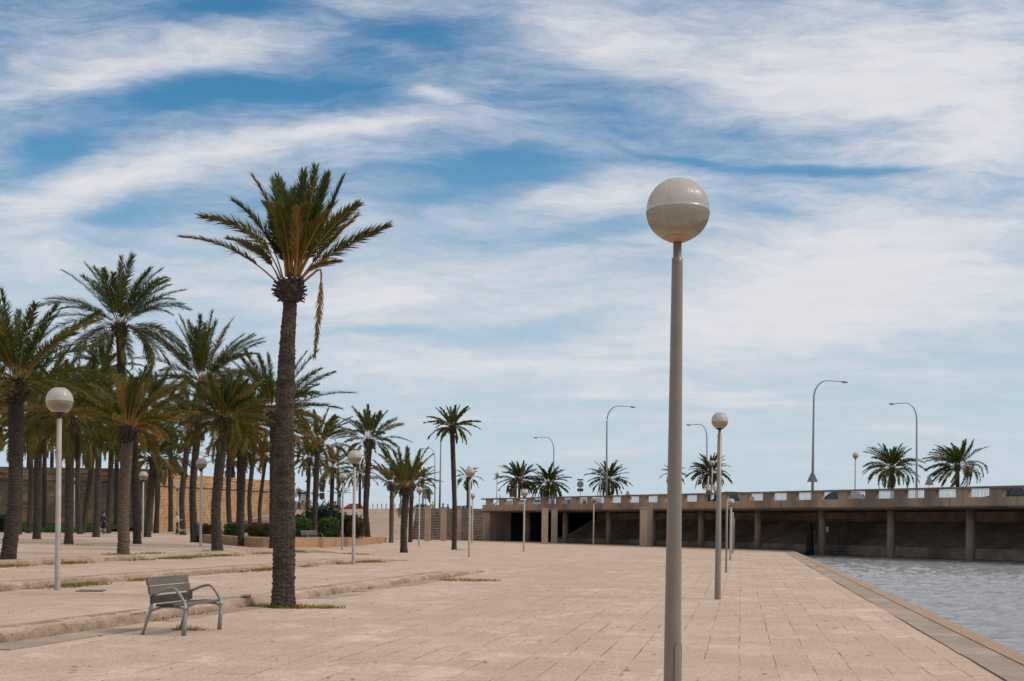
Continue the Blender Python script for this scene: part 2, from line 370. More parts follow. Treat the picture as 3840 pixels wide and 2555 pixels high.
M_BOOT = mat('leaf_base_stub', (0.075, 0.050, 0.036), (0.028, 0.020, 0.016), 14, 0.95, 0.7, 40, spot=((0.19, 0.135, 0.095), 0.5))
M_CAR_RED = mat('red_car_paint', (0.45, 0.02, 0.025), (0.40, 0.018, 0.02), 2, 0.25)
M_CAR_WHITE = mat('white_car_paint', (0.72, 0.73, 0.75), (0.66, 0.67, 0.69), 2, 0.25)
M_CAR_BLUE = mat('blue_grey_car_paint', (0.10, 0.16, 0.24), (0.09, 0.14, 0.2), 2, 0.25)
M_CAR_DARK = mat('dark_car_paint', (0.03, 0.045, 0.05), (0.025, 0.035, 0.04), 2, 0.25)
M_GLASS = mat('car_glass', (0.05, 0.065, 0.075), (0.04, 0.05, 0.06), 2, 0.08)
M_RUBBER = mat('rubber', (0.02, 0.02, 0.02), None, 10, 0.9)
M_LAMPRED = mat('red_lens', (0.5, 0.02, 0.02), None, 10, 0.2)
M_SIGN_BACK = mat('sign_back', (0.26, 0.25, 0.24), (0.20, 0.195, 0.19), 6, 0.6)
M_SIGN_RED = mat('sign_red', (0.45, 0.02, 0.02), None, 10, 0.5)
M_SIGN_GREEN = mat('sign_green', (0.02, 0.20, 0.13), None, 10, 0.5)
M_SIGN_DARK = mat('sign_dark', (0.045, 0.06, 0.055), (0.03, 0.04, 0.04), 10, 0.6)
M_BLUE = mat('banner_blue', (0.02, 0.20, 0.48), None, 10, 0.6)
M_YEL = mat('banner_yellow', (0.75, 0.40, 0.06), None, 10, 0.6)
M_CREAM = mat('banner_cream', (0.72, 0.62, 0.47), None, 10, 0.6)
M_BIN = mat('dark_green_plastic', (0.010, 0.030, 0.026), (0.008, 0.022, 0.02), 6, 0.45)
M_SKIN = mat('skin', (0.42, 0.24, 0.17), (0.38, 0.21, 0.15), 20, 0.6)
M_HAIR = mat('dark_hair', (0.02, 0.014, 0.012), None, 20, 0.7)
M_SHIRT = mat('white_shirt', (0.72, 0.70, 0.72), (0.60, 0.58, 0.60), 10, 0.9)
M_GREENCLOTH = mat('green_trousers', (0.012, 0.055, 0.030), (0.010, 0.045, 0.025), 10, 0.9)
M_DENIM = mat('dark_denim', (0.03, 0.045, 0.08), (0.02, 0.035, 0.06), 10, 0.9)
M_DARKCLOTH = mat('dark_cloth', (0.02, 0.02, 0.024), None, 10, 0.9)
M_TERRA = mat('ochre_stone', (0.46, 0.27, 0.16), (0.36, 0.20, 0.12), 1.5, 0.9, 0.3)
M_DEADWOOD = mat('charred_wood', (0.022, 0.016, 0.012), (0.010, 0.008, 0.007), 5, 0.95, 0.8, spot=((0.10, 0.05, 0.02), 0.35))
M_BARK = mat('grey_bark', (0.10, 0.075, 0.055), (0.06, 0.045, 0.035), 6, 0.95, 0.5)
M_DRYLEAF = mat('dry_leaf', (0.16, 0.09, 0.04), (0.08, 0.045, 0.025), 9, 0.9)
M_DOGW = mat('dog_coat', (0.55, 0.48, 0.42), (0.10, 0.05, 0.03), 3.2, 0.9)

def leaf_mat(name, green, mid, dry, trans=0.28, rough=0.5):
    m, k, b = new_mat(name)
    at = k.n.new('ShaderNodeAttribute'); at.attribute_name = 'dry'
    nz = k.noise(k.n.new('ShaderNodeTexCoord').outputs['Object'], 2.2, 3, 0.6)
    f = k.math('ADD', at.outputs['Fac'], k.math('MULTIPLY', k.math('SUBTRACT', nz, 0.5), 0.35))
    col = k.ramp(f, [(0.05, green), (0.5, mid), (0.95, dry)])
    k.l.new(col, b.inputs['Base Color']); b.inputs['Roughness'].default_value = rough; b.inputs['Specular IOR Level'].default_value = 0.2
    tr = k.n.new('ShaderNodeBsdfTranslucent'); k.l.new(k.mix(1.0, col, (1.15, 1.15, 0.7), 'MULTIPLY'), tr.inputs[0])
    mx = k.n.new('ShaderNodeMixShader'); mx.inputs[0].default_value = trans
    k.l.new(b.outputs[0], mx.inputs[1]); k.l.new(tr.outputs[0], mx.inputs[2])
    k.l.new(mx.outputs[0], k.n['Material Output'].inputs[0])
    return m
M_FROND = leaf_mat('palm_leaflet', (0.036, 0.070, 0.018), (0.145, 0.120, 0.020), (0.33, 0.175, 0.062), 0.32, 0.55)
M_RACHIS = leaf_mat('palm_midrib', (0.28, 0.17, 0.045), (0.40, 0.17, 0.035), (0.36, 0.19, 0.09), 0.0)
M_BUSHG = leaf_mat('bush_leaf_green', (0.045, 0.095, 0.036), (0.11, 0.165, 0.055), (0.20, 0.22, 0.08))
M_BUSHD = leaf_mat('bush_leaf_dark', (0.015, 0.034, 0.014), (0.030, 0.055, 0.020), (0.06, 0.07, 0.028))
M_BUSHB = leaf_mat('bush_leaf_brown', (0.050, 0.050, 0.020), (0.105, 0.070, 0.034), (0.16, 0.095, 0.05))
M_GRASS = leaf_mat('grass_blade', (0.10, 0.135, 0.014), (0.24, 0.20, 0.04), (0.34, 0.235, 0.09))
M_LAWN = leaf_mat('lawn_blade', (0.030, 0.080, 0.014), (0.055, 0.105, 0.020), (0.10, 0.12, 0.04))

def globe_mat(name, col, col2, rough, trans, sheen, glass=0.0):
    m, k, b = new_mat(name)
    tc = k.n.new('ShaderNodeTexCoord').outputs['Object']
    n = k.noise(tc, 4.0, 5, 0.6)
    c = k.ramp(n, [(0.35, col2), (0.68, col)])
    k.l.new(c, b.inputs['Base Color']); b.inputs['Roughness'].default_value = rough
    b.inputs['Coat Weight'].default_value = sheen; b.inputs['Coat Roughness'].default_value = 0.12
    b.inputs['Transmission Weight'].default_value = glass; b.inputs['IOR'].default_value = 1.36
    tr = k.n.new('ShaderNodeBsdfTranslucent'); k.l.new(c, tr.inputs[0])
    mx = k.n.new('ShaderNodeMixShader'); mx.inputs[0].default_value = trans
    k.l.new(b.outputs[0], mx.inputs[1]); k.l.new(tr.outputs[0], mx.inputs[2]); k.l.new(mx.outputs[0], k.n['Material Output'].inputs[0])
    return m
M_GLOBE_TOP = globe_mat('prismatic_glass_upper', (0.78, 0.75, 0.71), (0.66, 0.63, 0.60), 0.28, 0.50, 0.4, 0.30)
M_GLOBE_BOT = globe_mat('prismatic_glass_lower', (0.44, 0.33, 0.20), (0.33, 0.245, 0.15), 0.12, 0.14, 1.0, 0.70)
M_CAPTAN = mat('tan_lamp_plate', (0.50, 0.30, 0.17), (0.42, 0.26, 0.15), 9, 0.6)

def water_mat():
    m, k, b = new_mat('harbour_water')
    tc = k.n.new('ShaderNodeTexCoord').outputs['Object']
    n2 = k.noise(k.mapping(tc, scale=(0.5, 1.0, 1)), 4.5, 6, 0.72, 0.2)
    bn = k.node('ShaderNodeBump', None, Strength=1.0, Distance=0.085, Height=n2)
    b.inputs['Base Color'].default_value = (0.26, 0.26, 0.26, 1); b.inputs['Roughness'].default_value = 0.05
    b.inputs['IOR'].default_value = 1.34
    k.l.new(bn.outputs[0], b.inputs['Normal'])
    return m
M_WATER = water_mat()
M_GRAFF = mat('faded_blue_graffiti', (0.020, 0.050, 0.075), (0.014, 0.016, 0.018), 2.2, 0.9)
# ================================================================== THE SETTING
rng = np.random.default_rng(7)
# water: one sheet out to the horizon
# rippled near the quay, flat far out
def waves(X, Y):
    rw = np.random.default_rng(3); Z = np.zeros_like(X)
    for i in range(70):
        lam = 0.45 * 1.021 ** i * rw.uniform(.9, 1.1); a = rw.normal(1.35, .5); k_ = 2 * PI / lam
        Z += (0.0058 if lam < 1.0 else 0.0036) * lam ** 0.9 * np.sin(k_ * (X * math.cos(a) + Y * math.sin(a)) + rw.uniform(0, 6.28))
    return Z
gx, gy = np.concatenate([np.arange(-1.0, 16, 0.11), np.arange(16, 62, 0.2)]), np.concatenate([np.arange(8, 56, 0.11), np.arange(56, 150, 0.28)])
GX, GY = np.meshgrid(gx, gy); XX = GX + 3.2 + 0.165 * GY
GZ = -0.30 + waves(XX, GY); nx, ny = len(gx), len(gy)
b = MB(); ii = (np.arange(ny - 1)[:, None] * nx + np.arange(nx - 1)[None]).ravel()
b.add(np.stack([XX, GY, GZ], 2).reshape(-1, 3), np.stack([ii, ii + 1, ii + nx + 1, ii + nx], 1).tolist(), 0, True)
b.add([(-2500, -40, -0.46), (2500, -40, -0.46), (2500, 4000, -0.46), (-2500, 4000, -0.46)], [(0, 1, 2, 3)])
structure(b.build('water', M_WATER))

# the plaza: a sheet with three low steps that run out into one level
YS = list(np.concatenate([np.arange(-12, 8, 2.0), np.arange(8, 80, 0.8), np.arange(80, 137, 2.0)])) + [137.0]
WL = [-120, -90, -70, -55, -45, -38, -32, -27, -23, -20, -17, -15, -13.5, -12, -10.9 - .012, -10.9, -9.6, -8.4, -7.2, -6.2, -5.5 - .012, -5.5, -4.4, -3.3, -2.2, -1.1, -.012, 0.0] + [i / 14 for i in range(1, 15)]
QIN = 0.76       # the kerbing along the water is a separate sheet
def plaza_mesh():
    V, F = [], []
    n = len(WL)
    for y in YS:
        wmax = quay_x(y) - QIN - line1(y)
        for w in WL:
            ww = w if w <= 0 else w * wmax
            x = line1(y) + ww
            z = zf(x, y, ww) + (0.010 * math.sin(x * 0.9 + y * 0.37) * math.sin(y * 0.23 - x * .21) if ww > 0.5 else 0)
            V.append((x, y, z))
    for i in range(len(YS) - 1):
        for j in range(n - 1):
            F.append((i * n + j, i * n + j + 1, (i + 1) * n + j + 1, (i + 1) * n + j))
    return MB().add(V, F)
structure(plaza_mesh().build('plaza', M_PAVE))

# kerb stones of the three steps (weathered, rounded, a little uneven)
def kerb(w0, h, ya, yb):
    b = MB(); ys = np.arange(ya, yb, 0.07)
    V = []; prof = [(0.045, 0.0), (0.040, 0.22), (0.030, 0.45), (0.010, 0.68), (-0.030, 0.86), (-0.085, 0.965), (-0.17, 1.02), (-0.28, 1.035), (-0.42, 1.03)]
    m = len(prof)
    ph = rng.uniform(0, 6, 8)
    for y in ys:
        xl = line1(y) + w0
        top = zf(xl - 0.02, y, w0 - 0.02); bot = zf(xl + 0.02, y, w0 + 0.01)
        hh = top - bot
        for i, (dx, t) in enumerate(prof):
            r = 0.012 * math.sin(y * 3.1 + ph[0]) + 0.006 * math.sin(y * 11.7 + ph[1] * i) + rng.normal(0, 0.008)
            amp = min(1.0, hh / 0.12)
            if i == m - 1: r = 0
            if t < 1: V.append((xl + dx * amp + r * amp, y, bot - 0.004 + (hh + 0.004) * t + r * 0.25 * amp))
            else: V.append((xl + dx + r * 0.3, y, top + 0.006 * (t - 1) / 0.03 + min(0, r) * 0.8))
    F = [(i * m + j, i * m + j + 1, (i + 1) * m + j + 1, (i + 1) * m + j) for i in range(len(ys) - 1) for j in range(m - 1)]
    b.add(V, F, smooth=True)
    return structure(b.build('step_kerb', M_KERB))
kerb(0.0, .17, 8, 47.5); kerb(-5.5, .16, 16, 58); kerb(-10.9, .17, 26, 70)

# grey slabs at the foot of the lowest step, with a broken outer line
b = MB(); y = 9.0
while y < 41:
    L = rng.uniform(0.9, 2.6); wd = rng.choice([0.30, 0.45, 0.58, 0.75, 0.0], p=[.25, .25, .15, .15, .2])
    if wd > 0:
        x0, x1 = line1(y) + 0.05, line1(y + L) + 0.05
        za = 0.013
        b.add([(x0, y, za), (x0 + wd, y, za), (x1 + wd, y + L - 0.015, za), (x1, y + L - 0.015, za), (x0, y, -.02), (x0 + wd, y, -.02), (x1 + wd, y + L - 0.015, -.02), (x1, y + L - 0.015, -.02)],
              [(0, 1, 2, 3), (0, 4, 5, 1), (1, 5, 6, 2), (2, 6, 7, 3)])
    y += L
structure(b.build('gutter_slab', M_GREYSLAB))

# the kerbing along the water: an inner grey band and an outer rough coping
def quay_band(name, o0, o1, z, m, ya=-12, yb=137, step=1.1, jag=0.0, wall=False):
    b = MB(); ys = np.arange(ya, yb, step)
    V = []
    for i, y in enumerate(ys):
        j = rng.normal(0, jag)
        V += [(quay_x(y) - o0 + (j if not wall else 0), y, z), (quay_x(y) - o1 + (rng.normal(0, 0.015) if wall else 0), y, z + (rng.normal(0, 0.006) if wall else 0))]
        if wall: V.append((quay_x(y) - o1 - 0.02, y, -0.9))
    m_ = 3 if wall else 2
    F = []
    for i in range(len(ys) - 1):
        for j in range(m_ - 1): F.append((i * m_ + j, i * m_ + j + 1, (i + 1) * m_ + j + 1, (i + 1) * m_ + j))
    b.add(V, F)
    return structure(b.build(name, m))
quay_band('quay_slab_band', 0.81, 0.28, 0.012, M_GREYSLAB, step=0.9, jag=0.007)
quay_band('quay_coping', 0.29, 0.0, 0.022, M_QUAYEDGE, step=0.25, wall=True)

# ------------------------------------------------------------------ bridge frame of reference
BA = Vector((-2.9, 135.0, 0)); BDIR = Vector((32.4, -55.0, 0)).normalized(); BN = Vector((-BDIR.y, BDIR.x, 0))
BROT = math.atan2(BDIR.y, BDIR.x); BLEN = 63.8
def rise(s): return 0.13 * s / BLEN
def BP(s, n, z): p = BA + BDIR * s + BN * n; return (p.x, p.y, z)
STREET = 3.32
ROAD = 2.86        # carriageway of the bridge, below the parapet's pavement

# embankment: cobbled slope from the plaza up to the street, left of the stairs
base_pts = [ground(850, 1989), Vector((-21.8, 136, 0.35)), Vector((-17.0, 134.0, 0.15)), Vector((-12.4, 134.0, 0.05)), Vector((-9.9, 134.5, 0.02))]
top_pts = [Vector((-33.5, 152, 0.9)), AT(1015, 1926, 156), AT(1110, 1914, 153), AT(1400, 1908, 150), AT(1560, 1905.5, 149)]
b = MB(); V = []; K = 8
for p, q in zip(base_pts, top_pts):
    for i in range(K + 1):
        t = i / K; r = p.lerp(q, t); V.append((r.x, r.y, p.z + (q.z - p.z) * (t - 0.10 * math.sin(PI * t)) - (0.02 if i == 0 else 0)))
F = [(i * (K + 1) + j, (i + 1) * (K + 1) + j, (i + 1) * (K + 1) + j + 1, i * (K + 1) + j + 1) for i in range(len(base_pts) - 1) for j in range(K)]
b.add(V, F, smooth=True)
structure(b.build('embankment', M_COBBLE))
# street plateau behind the embankment, the stairs and the bridge parapet
P0 = [tuple(p) for p in top_pts[1:]]
b = MB()
back = [(x, 420, STREET + 0.0) for x in (-60, -30, -15, -10)]
V = P0 + back
b.add(V, [(i, i + 1, 5 + i, 4 + i) for i in range(3)])
e0 = Vector(P0[3]); s_top = Vector((-2.6, 148, STREET))
b.add([tuple(e0), (s_top.x, e0.y, e0.z), (60, 420, STREET), (-10, 420, STREET)], [(0, 1, 2, 3)])
structure(b.build('street', M_ASPHALT))

# stairs up to the street, between the pillars and the bridge
st = thing('stone_staircase', 'wide stone stairs climbing to the street between pillars and bridge', 'stairs', (0, 0, 0))
NST = 20; y0s, y1s = 139.5, 149.0
for i in range(NST):
    yy = y0s + (y1s - y0s) * i / NST; z = (STREET - 0.06) * (i + 1) / NST
    xl = -11.3 - 0.05 * i
    b = MB(); b.box(((xl - 2.45) / 2, yy + 0.6, z - 0.045), (abs(xl + 2.45), 1.2, 0.09))
    b.box(((xl - 2.45) / 2, yy + 0.68, z - 0.13), (abs(xl + 2.45), 1.0, 0.09), mi=1)
    b.build('stair_step', [M_COBBLE, M_DARKC], st)

# ------------------------------------------------------------------ road bridge
br = thing('road_bridge', 'low concrete road bridge with openwork parapet over the water', 'bridge', (0, 0, 0))
S0, S1 = 0.0, 82.0
def strip(b, s0, s1, n0, n1, z0, z1, mi=0, parts=1):
    for i in range(parts):
        a, c = s0 + (s1 - s0) * i / parts, s0 + (s1 - s0) * (i + 1) / parts
        V = [BP(a, n0, z0 + rise(a)), BP(c, n0, z0 + rise(c)), BP(c, n1, z0 + rise(c)), BP(a, n1, z0 + rise(a)),
             BP(a, n0, z1 + rise(a)), BP(c, n0, z1 + rise(c)), BP(c, n1, z1 + rise(c)), BP(a, n1, z1 + rise(a))]
        b.add(V, [(0, 3, 2, 1), (4, 5, 6, 7), (0, 1, 5, 4), (2, 3, 7, 6)] + ([(3, 0, 4, 7)] if i == 0 else []) + ([(1, 2, 6, 5)] if i == parts - 1 else []), mi)
    return b
strip(MB(), S0, S1, 0.0, 0.45, 2.95, 3.48).build('edge_beam', M_CONC, br)
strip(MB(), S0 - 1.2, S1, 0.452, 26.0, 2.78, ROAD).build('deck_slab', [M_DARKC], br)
strip(MB(), S0 - .5, S1, 0.454, 1.9, ROAD + .004, STREET).build('pavement', M_CONC, br)
strip(MB(), S0 - .15, S1, -0.06, 0.40, 3.99, 4.115).build('parapet_coping', M_COPE, br)
s = 0.62
while s < S1:
    strip(MB(), s, s + 0.92, 0.03, 0.36, 3.482, 3.988).build('parapet_post', M_CONC, br); s += 2.53
# abutment under the left end
strip(MB(), -0.75, 0.6, 0.5, 2.9, -0.05, 2.77).build('abutment', M_CONC, br)
# construction joints in the edge beam, faded graffiti by the passage
s = 5.2
while s < S1 - 3:
    strip(MB(), s, s + 0.035, -0.003, 0.05, 2.953, 3.478).build('expansion_joint', M_BLACK, br); s += 7.59
strip(MB(), -0.695, -0.64, 3.0, 6.0, 0.05, 1.9).build('graffiti_patch', M_GRAFF, br)
# columns under the deck
def col_s(u, n):
    t = ray(u, VH)[0]
    # BA + BDIR*s + BN*n on the sight line x = t*y
    return (t * (BA.y + BN.y * n) - (BA.x + BN.x * n)) / (BDIR.x - t * BDIR.y)
def bridge_column(u, n, dia, zb):
    s = col_s(u, n); b = MB(); top = 2.776 + rise(s)
    b.lathe([(dia / 2, zb), (dia / 2, top)], 20, BP(s, n, 0)); b.build('bridge_column', M_PILLAR, br)
for u, n, dia, zb in ((1980, 4.0, 0.52, -.05), (2121, 2.6, 0.52, -.05), (2284, 2.6, 0.52, -.05), (2450, 2.6, .52, -.05), (2630, 2.6, 0.50, -.05), (2843, 2.6, 0.52, -.05), (3084, 2.6, 0.52, -.9), (3342, 2.6, 0.54, -.9), (3640, 2.6, 0.58, -.9), (4000, 2.6, .58, -.9)):
    bridge_column(u, n, dia, zb)
# revetment under the bridge: ledge, stone slope, back wall
b = MB(); prof = [(6.0, -0.9), (6.0, 0.42), (6.7, 0.46), (6.75, 0.5), (9.6, 2.10), (9.7, 2.13), (10.3, 2.15), (10.3, 2.9)]
ss = np.linspace(3.6, 95, 94); V = []
for i, s in enumerate(ss):
    for j, (n, z) in enumerate(prof):
        dn = 0.0 if j in (0, 1, 2) else rng.normal(0, 0.035)
        V.append(BP(s + (max(0, z - .4) * 1.6 if i == 0 else 0), n + dn, z))
m_ = len(prof)
b.add(V, [(i * m_ + j, (i + 1) * m_ + j, (i + 1) * m_ + j + 1, i * m_ + j + 1) for i in range(len(ss) - 1) for j in range(m_ - 1)])
structure(b.build('revetment', M_REVET))
# dark mouth of the passage at the left end, closed far inside
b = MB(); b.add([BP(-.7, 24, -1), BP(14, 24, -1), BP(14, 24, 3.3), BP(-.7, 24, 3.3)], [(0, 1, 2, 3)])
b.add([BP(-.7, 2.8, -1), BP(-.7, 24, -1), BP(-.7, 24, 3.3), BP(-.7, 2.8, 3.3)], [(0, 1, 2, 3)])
tag(b.build('passage_wall', M_PASSAGE_SHADE), 'dark back wall deep inside the passage under the bridge', 'wall')
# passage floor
b = MB(); b.add([(-6, 136.5, 0.0), (14, 136.5, 0.0), (26, 170, 0), (-6, 170, 0)], [(0, 1, 2, 3)]); structure(b.build('passage_floor', M_PASSAGE_SHADE))

# white railing on the far side of the bridge road
rl = thing('white_railing', 'white railing of thin vertical bars seen through the parapet openings', 'railing', (0, 0, 0))
RN = 9.0
s = 0.0
while s < S1 - 2:
    b = MB(); z0, z1 = ROAD + 0.02, ROAD + 1.42
    for z in (z0 + 0.06, z1):
        p, q = Vector(BP(s, RN, z + rise(s))), Vector(BP(s + 2.5, RN, z + rise(s)))
        b.box((p + q) / 2, (2.5, 0.05, 0.05), BROT)
    for i in range(18):
        ps = s + 0.07 + i * 0.138
        b.box(BP(ps, RN, (z0 + z1) / 2 + rise(s)), (0.056, 0.03, 1.32), BROT)
    b.build('railing_panel', M_WHITE, rl); s += 2.52

# ------------------------------------------------------------------ pillars in front of the bridge and the stairs
def pillar(ub, vb, vt, wpx, label, round_=False):
    p = ground(ub, vb); D = p.y
    h = AT(ub, vt, D).z - p.z; w = wpx / FPX * D
    b = MB()
    if round_: b.lathe([(w / 2, -0.05), (w / 2, h - .02), (w / 2 - .02, h)], 20)
    else:
        b.box((0, 0, h / 2 - .02), (w, w, h + .04)); b.box((0, 0, h + .035), (w + 0.06, w + 0.06, 0.07))
    o = b.build('stone_pillar', M_PILLAR, None, p, 0.05, 0.02)
    tag(o, label, 'pillar', 'free-standing stone pillars')
pillar(1603, 2030, 1900, 23, 'stone pillar at the left edge of the stairs, first of the row')
pillar(1662, 2029, 1905, 23, 'stone pillar in front of the stairs just left of the tall thin palm')
pillar(1717, 2027, 1908, 22, 'stone pillar in front of the stairs just right of the tall thin palm')
pillar(1772, 2027, 1936, 15, 'lower narrow stone pillar right behind two globe lamps')
pillar(2042, 2040, 1909, 23, 'left one of the close pair of square pillars under the parapet')
pillar(2078, 2038.5, 1912, 22, 'right one of the close pair of square pillars under the parapet')
pillar(2412, 2051, 1907, 25, 'square pillar with streaked top left of the foreground lamp post')
pillar(2437, 2050, 1908, 23, 'rounded pillar touching the streaked square one', True)

# ------------------------------------------------------------------ old city wall behind the grove
def wall_run(name, label, p, q, ztop0, ztop1, zb, m, thick=1.6):
    t = thing(name, label, 'wall', (0, 0, 0))
    d = (q - p); L = d.length; d = d.normalized(); nrm = Vector((d.y, -d.x, 0))
    def slab(b, o0, o1, za, zb_, n=40, jit=0.0):
        V = []
        for i in range(n + 1):
            u_ = i / n; c = p + d * (L * u_); top = ztop0 + (ztop1 - ztop0) * u_
            z0 = za(top); z1 = zb_(top)
            for j in range(7):
                z = z0 + (z1 - z0) * j / 6; o = o0 + (rng.normal(0, jit) if 0 < j < 6 else 0)
                V.append(tuple(c + nrm * o)[:2] + (z,))
            V.append(tuple(c - nrm * o1)[:2] + (z1,))
        k = 8
        b.add(V, [(i * k + j, (i + 1) * k + j, (i + 1) * k + j + 1, i * k + j + 1) for i in range(n) for j in range(k - 1)])
        for i in (0, n): b.add(V[i * k:(i + 1) * k], [tuple(range(k))])
        return b
    slab(MB(), 0.0, thick, lambda T: zb, lambda T: T - 1.02, jit=0.05).build('wall_face', m, t)
    slab(MB(), 0.16, 0.0, lambda T: T - 1.28, lambda T: T - 1.04).build('string_course', m, t)
    slab(MB(), 0.03, thick, lambda T: T - 1.03, lambda T: T, jit=0.03).build('parapet', m, t)
CORN = AT(572, 1960, 139); CORN.z = 0
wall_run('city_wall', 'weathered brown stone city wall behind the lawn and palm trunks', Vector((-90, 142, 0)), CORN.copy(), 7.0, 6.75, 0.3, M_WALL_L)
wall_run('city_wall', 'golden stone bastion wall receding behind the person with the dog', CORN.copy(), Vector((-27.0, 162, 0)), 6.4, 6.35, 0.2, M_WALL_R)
# lawn strip in front of the weathered wall
b = MB()
V = []
for x in np.linspace(-60, -36.5, 12): V += [(x, 113.5 + rng.uniform(-.2, .2), 0.52), (x, 126, 0.72), (x, 142, 1.05)]
b.add(V, [(i * 3 + j, (i + 1) * 3 + j, (i + 1) * 3 + j + 1, i * 3 + j + 1) for i in range(11) for j in range(2)])
structure(b.build('lawn_ground', M_SOIL))
# ================================================================== PALMS
def nrm(a): return a / (np.linalg.norm(a, axis=-1, keepdims=True) + 1e-12)
def frond_from_path(b, P, rg, nl, leaflen, lw, dry, vee=0.45, twist=0.0, petiole=0.2, radial=(1, 0, 0), rad=0.022, hang=0.25, swept=0.0, seg=4):
    """P = rachis points (n,3). Adds midrib (mat 1) and leaflets (mat 0) to b."""
    P = np.asarray(P, float); n = len(P)
    T = nrm(np.gradient(P, axis=0))
    up = np.array([0, 0, 1.0]) - 0.7 * np.asarray(radial, float)
    N = nrm(up - (T @ up)[:, None] * T); S = np.cross(T, N)
    ct, st_ = math.cos(twist), math.sin(twist)
    S, N = ct * S + st_ * N, ct * N - st_ * S
    b.tube(P, np.linspace(rad, rad * 0.15, n), seg, 1, False, True, 0.6, att=np.repeat(np.clip(dry * .9 + 0.1 * np.linspace(0, 1, n), 0, 1), seg))
    seglen = np.linalg.norm(np.diff(P, axis=0), axis=1); cl = np.concatenate([[0], np.cumsum(seglen)]); cl /= cl[-1]
    t = np.linspace(petiole, 0.995, nl)
    t = np.repeat(t, 2) + rg.uniform(-0.3, 0.3, 2 * nl) * (1 - petiole) / nl
    t = np.clip(t, petiole, 1.0); side = np.tile([1.0, -1.0], nl)
    def at(A): return np.stack([np.interp(t, cl, A[:, i]) for i in range(3)], 1)
    p, tt, ss, nn = at(P), nrm(at(T)), nrm(at(S)), nrm(at(N))
    q = (t - petiole) / (1 - petiole)
    prof = np.clip(np.minimum(0.35 + q * 3.2, 1.0), 0, 1) * (1 - 0.50 * q ** 2.2)
    ln = leaflen * prof * rg.uniform(0.82, 1.12, 2 * nl)
    ang = np.radians(50 - 26 * q + rg.normal(0, 7, 2 * nl)) * (1 - swept * 0.5)
    v = vee + rg.normal(0, 0.40, 2 * nl)
    out = ss * (side * np.cos(v))[:, None] + nn * np.sin(v)[:, None]
    d = nrm(tt * np.cos(ang)[:, None] + out * np.sin(ang)[:, None])
    mid = p + d * (ln * 0.45)[:, None]
    d2 = nrm(d + np.array([0, 0, -1.0]) * (hang * rg.uniform(0.4, 1.6, 2 * nl))[:, None])
    tip = mid + d2 * (ln * 0.55)[:, None]
    wv = nrm(np.cross(d, nn) + 0.3 * rg.normal(0, 1, (2 * nl, 3)))
    w = (lw * (0.75 + 0.5 * rg.random(2 * nl)))[:, None]
    V = np.stack([p - wv * w * 0.3, p + wv * w * 0.3, mid + wv * w * 0.5, tip, mid - wv * w * 0.5], 1).reshape(-1, 3)
    F = [f for i in range(2 * nl) for f in ((5 * i, 5 * i + 1, 5 * i + 2, 5 * i + 4), (5 * i + 4, 5 * i + 2, 5 * i + 3))]
    base = np.clip(dry + rg.normal(0, 0.07, 2 * nl), 0, 1)
    A = np.stack([base, base, base + 0.03, base + 0.12 + 0.12 * dry, base + 0.03], 1).reshape(-1)
    b.add(V, F, 0, False, np.clip(A, 0.001, 1))
def grow(az, el, L, droop, n=12, drift=0.0, wind=(0, 0, 0), base_r=0.12):
    s = np.linspace(0, 1, n); e = el - droop * s ** 1.35; a = az + drift * s
    d = np.stack([np.cos(e) * np.cos(a), np.cos(e) * np.sin(a), np.sin(e)], 1) + np.outer(s ** 1.2, wind)
    d = nrm(d)
    P = np.concatenate([[[0, 0, 0]], np.cumsum((d[1:] + d[:-1]) / 2 * L / (n - 1), axis=0)])
    return P + np.array([math.cos(az) * base_r, math.sin(az) * base_r, 0.0])
GA = PI * (3 - math.sqrt(5))
def crown(rg, n, L, el_hi=82, el_lo=-25, droop=55, dry=0.25, drylow=0.6, nl=30, wind=(0, 0, 0), lw=None, leaf=None, petiole=0.2, vee=0.45, hang=0.25, gap=0.0):
    b = MB(); leaf = leaf or 0.15 * L
    lw = lw or min(0.10, 0.058 * 60 / nl)
    for i in range(n):
        if rg.random() < gap: continue
        t = (i + 0.5) / n
        el = math.radians(el_hi + (el_lo - el_hi) * t ** 0.95 + rg.normal(0, 6))
        az = i * GA + rg.normal(0, 0.25)
        dr = math.radians(droop * (0.35 + 0.95 * t) * rg.uniform(0.7, 1.3))
        LL = L * (0.80 + 0.25 * math.sin(PI * min(1, t * 1.1))) * rg.uniform(0.86, 1.08)
        dy = (dry * .6) * rg.uniform(0.2, 1.6) + max(0, t - 0.62) / 0.38 * .8 * drylow * rg.uniform(0.3, 1.3)
        if rg.random() < 0.07: dy = rg.uniform(0.6, 0.95)
        P = grow(az, el, LL, dr, 10, rg.normal(0, 0.25), wind, 0.10)
        frond_from_path(b, P, rg, nl, leaf * rg.uniform(.85, 1.1), lw, min(dy, 1.0), vee, rg.normal(0, 0.35), petiole, (math.cos(az), math.sin(az), 0), 0.020, hang)
    return b
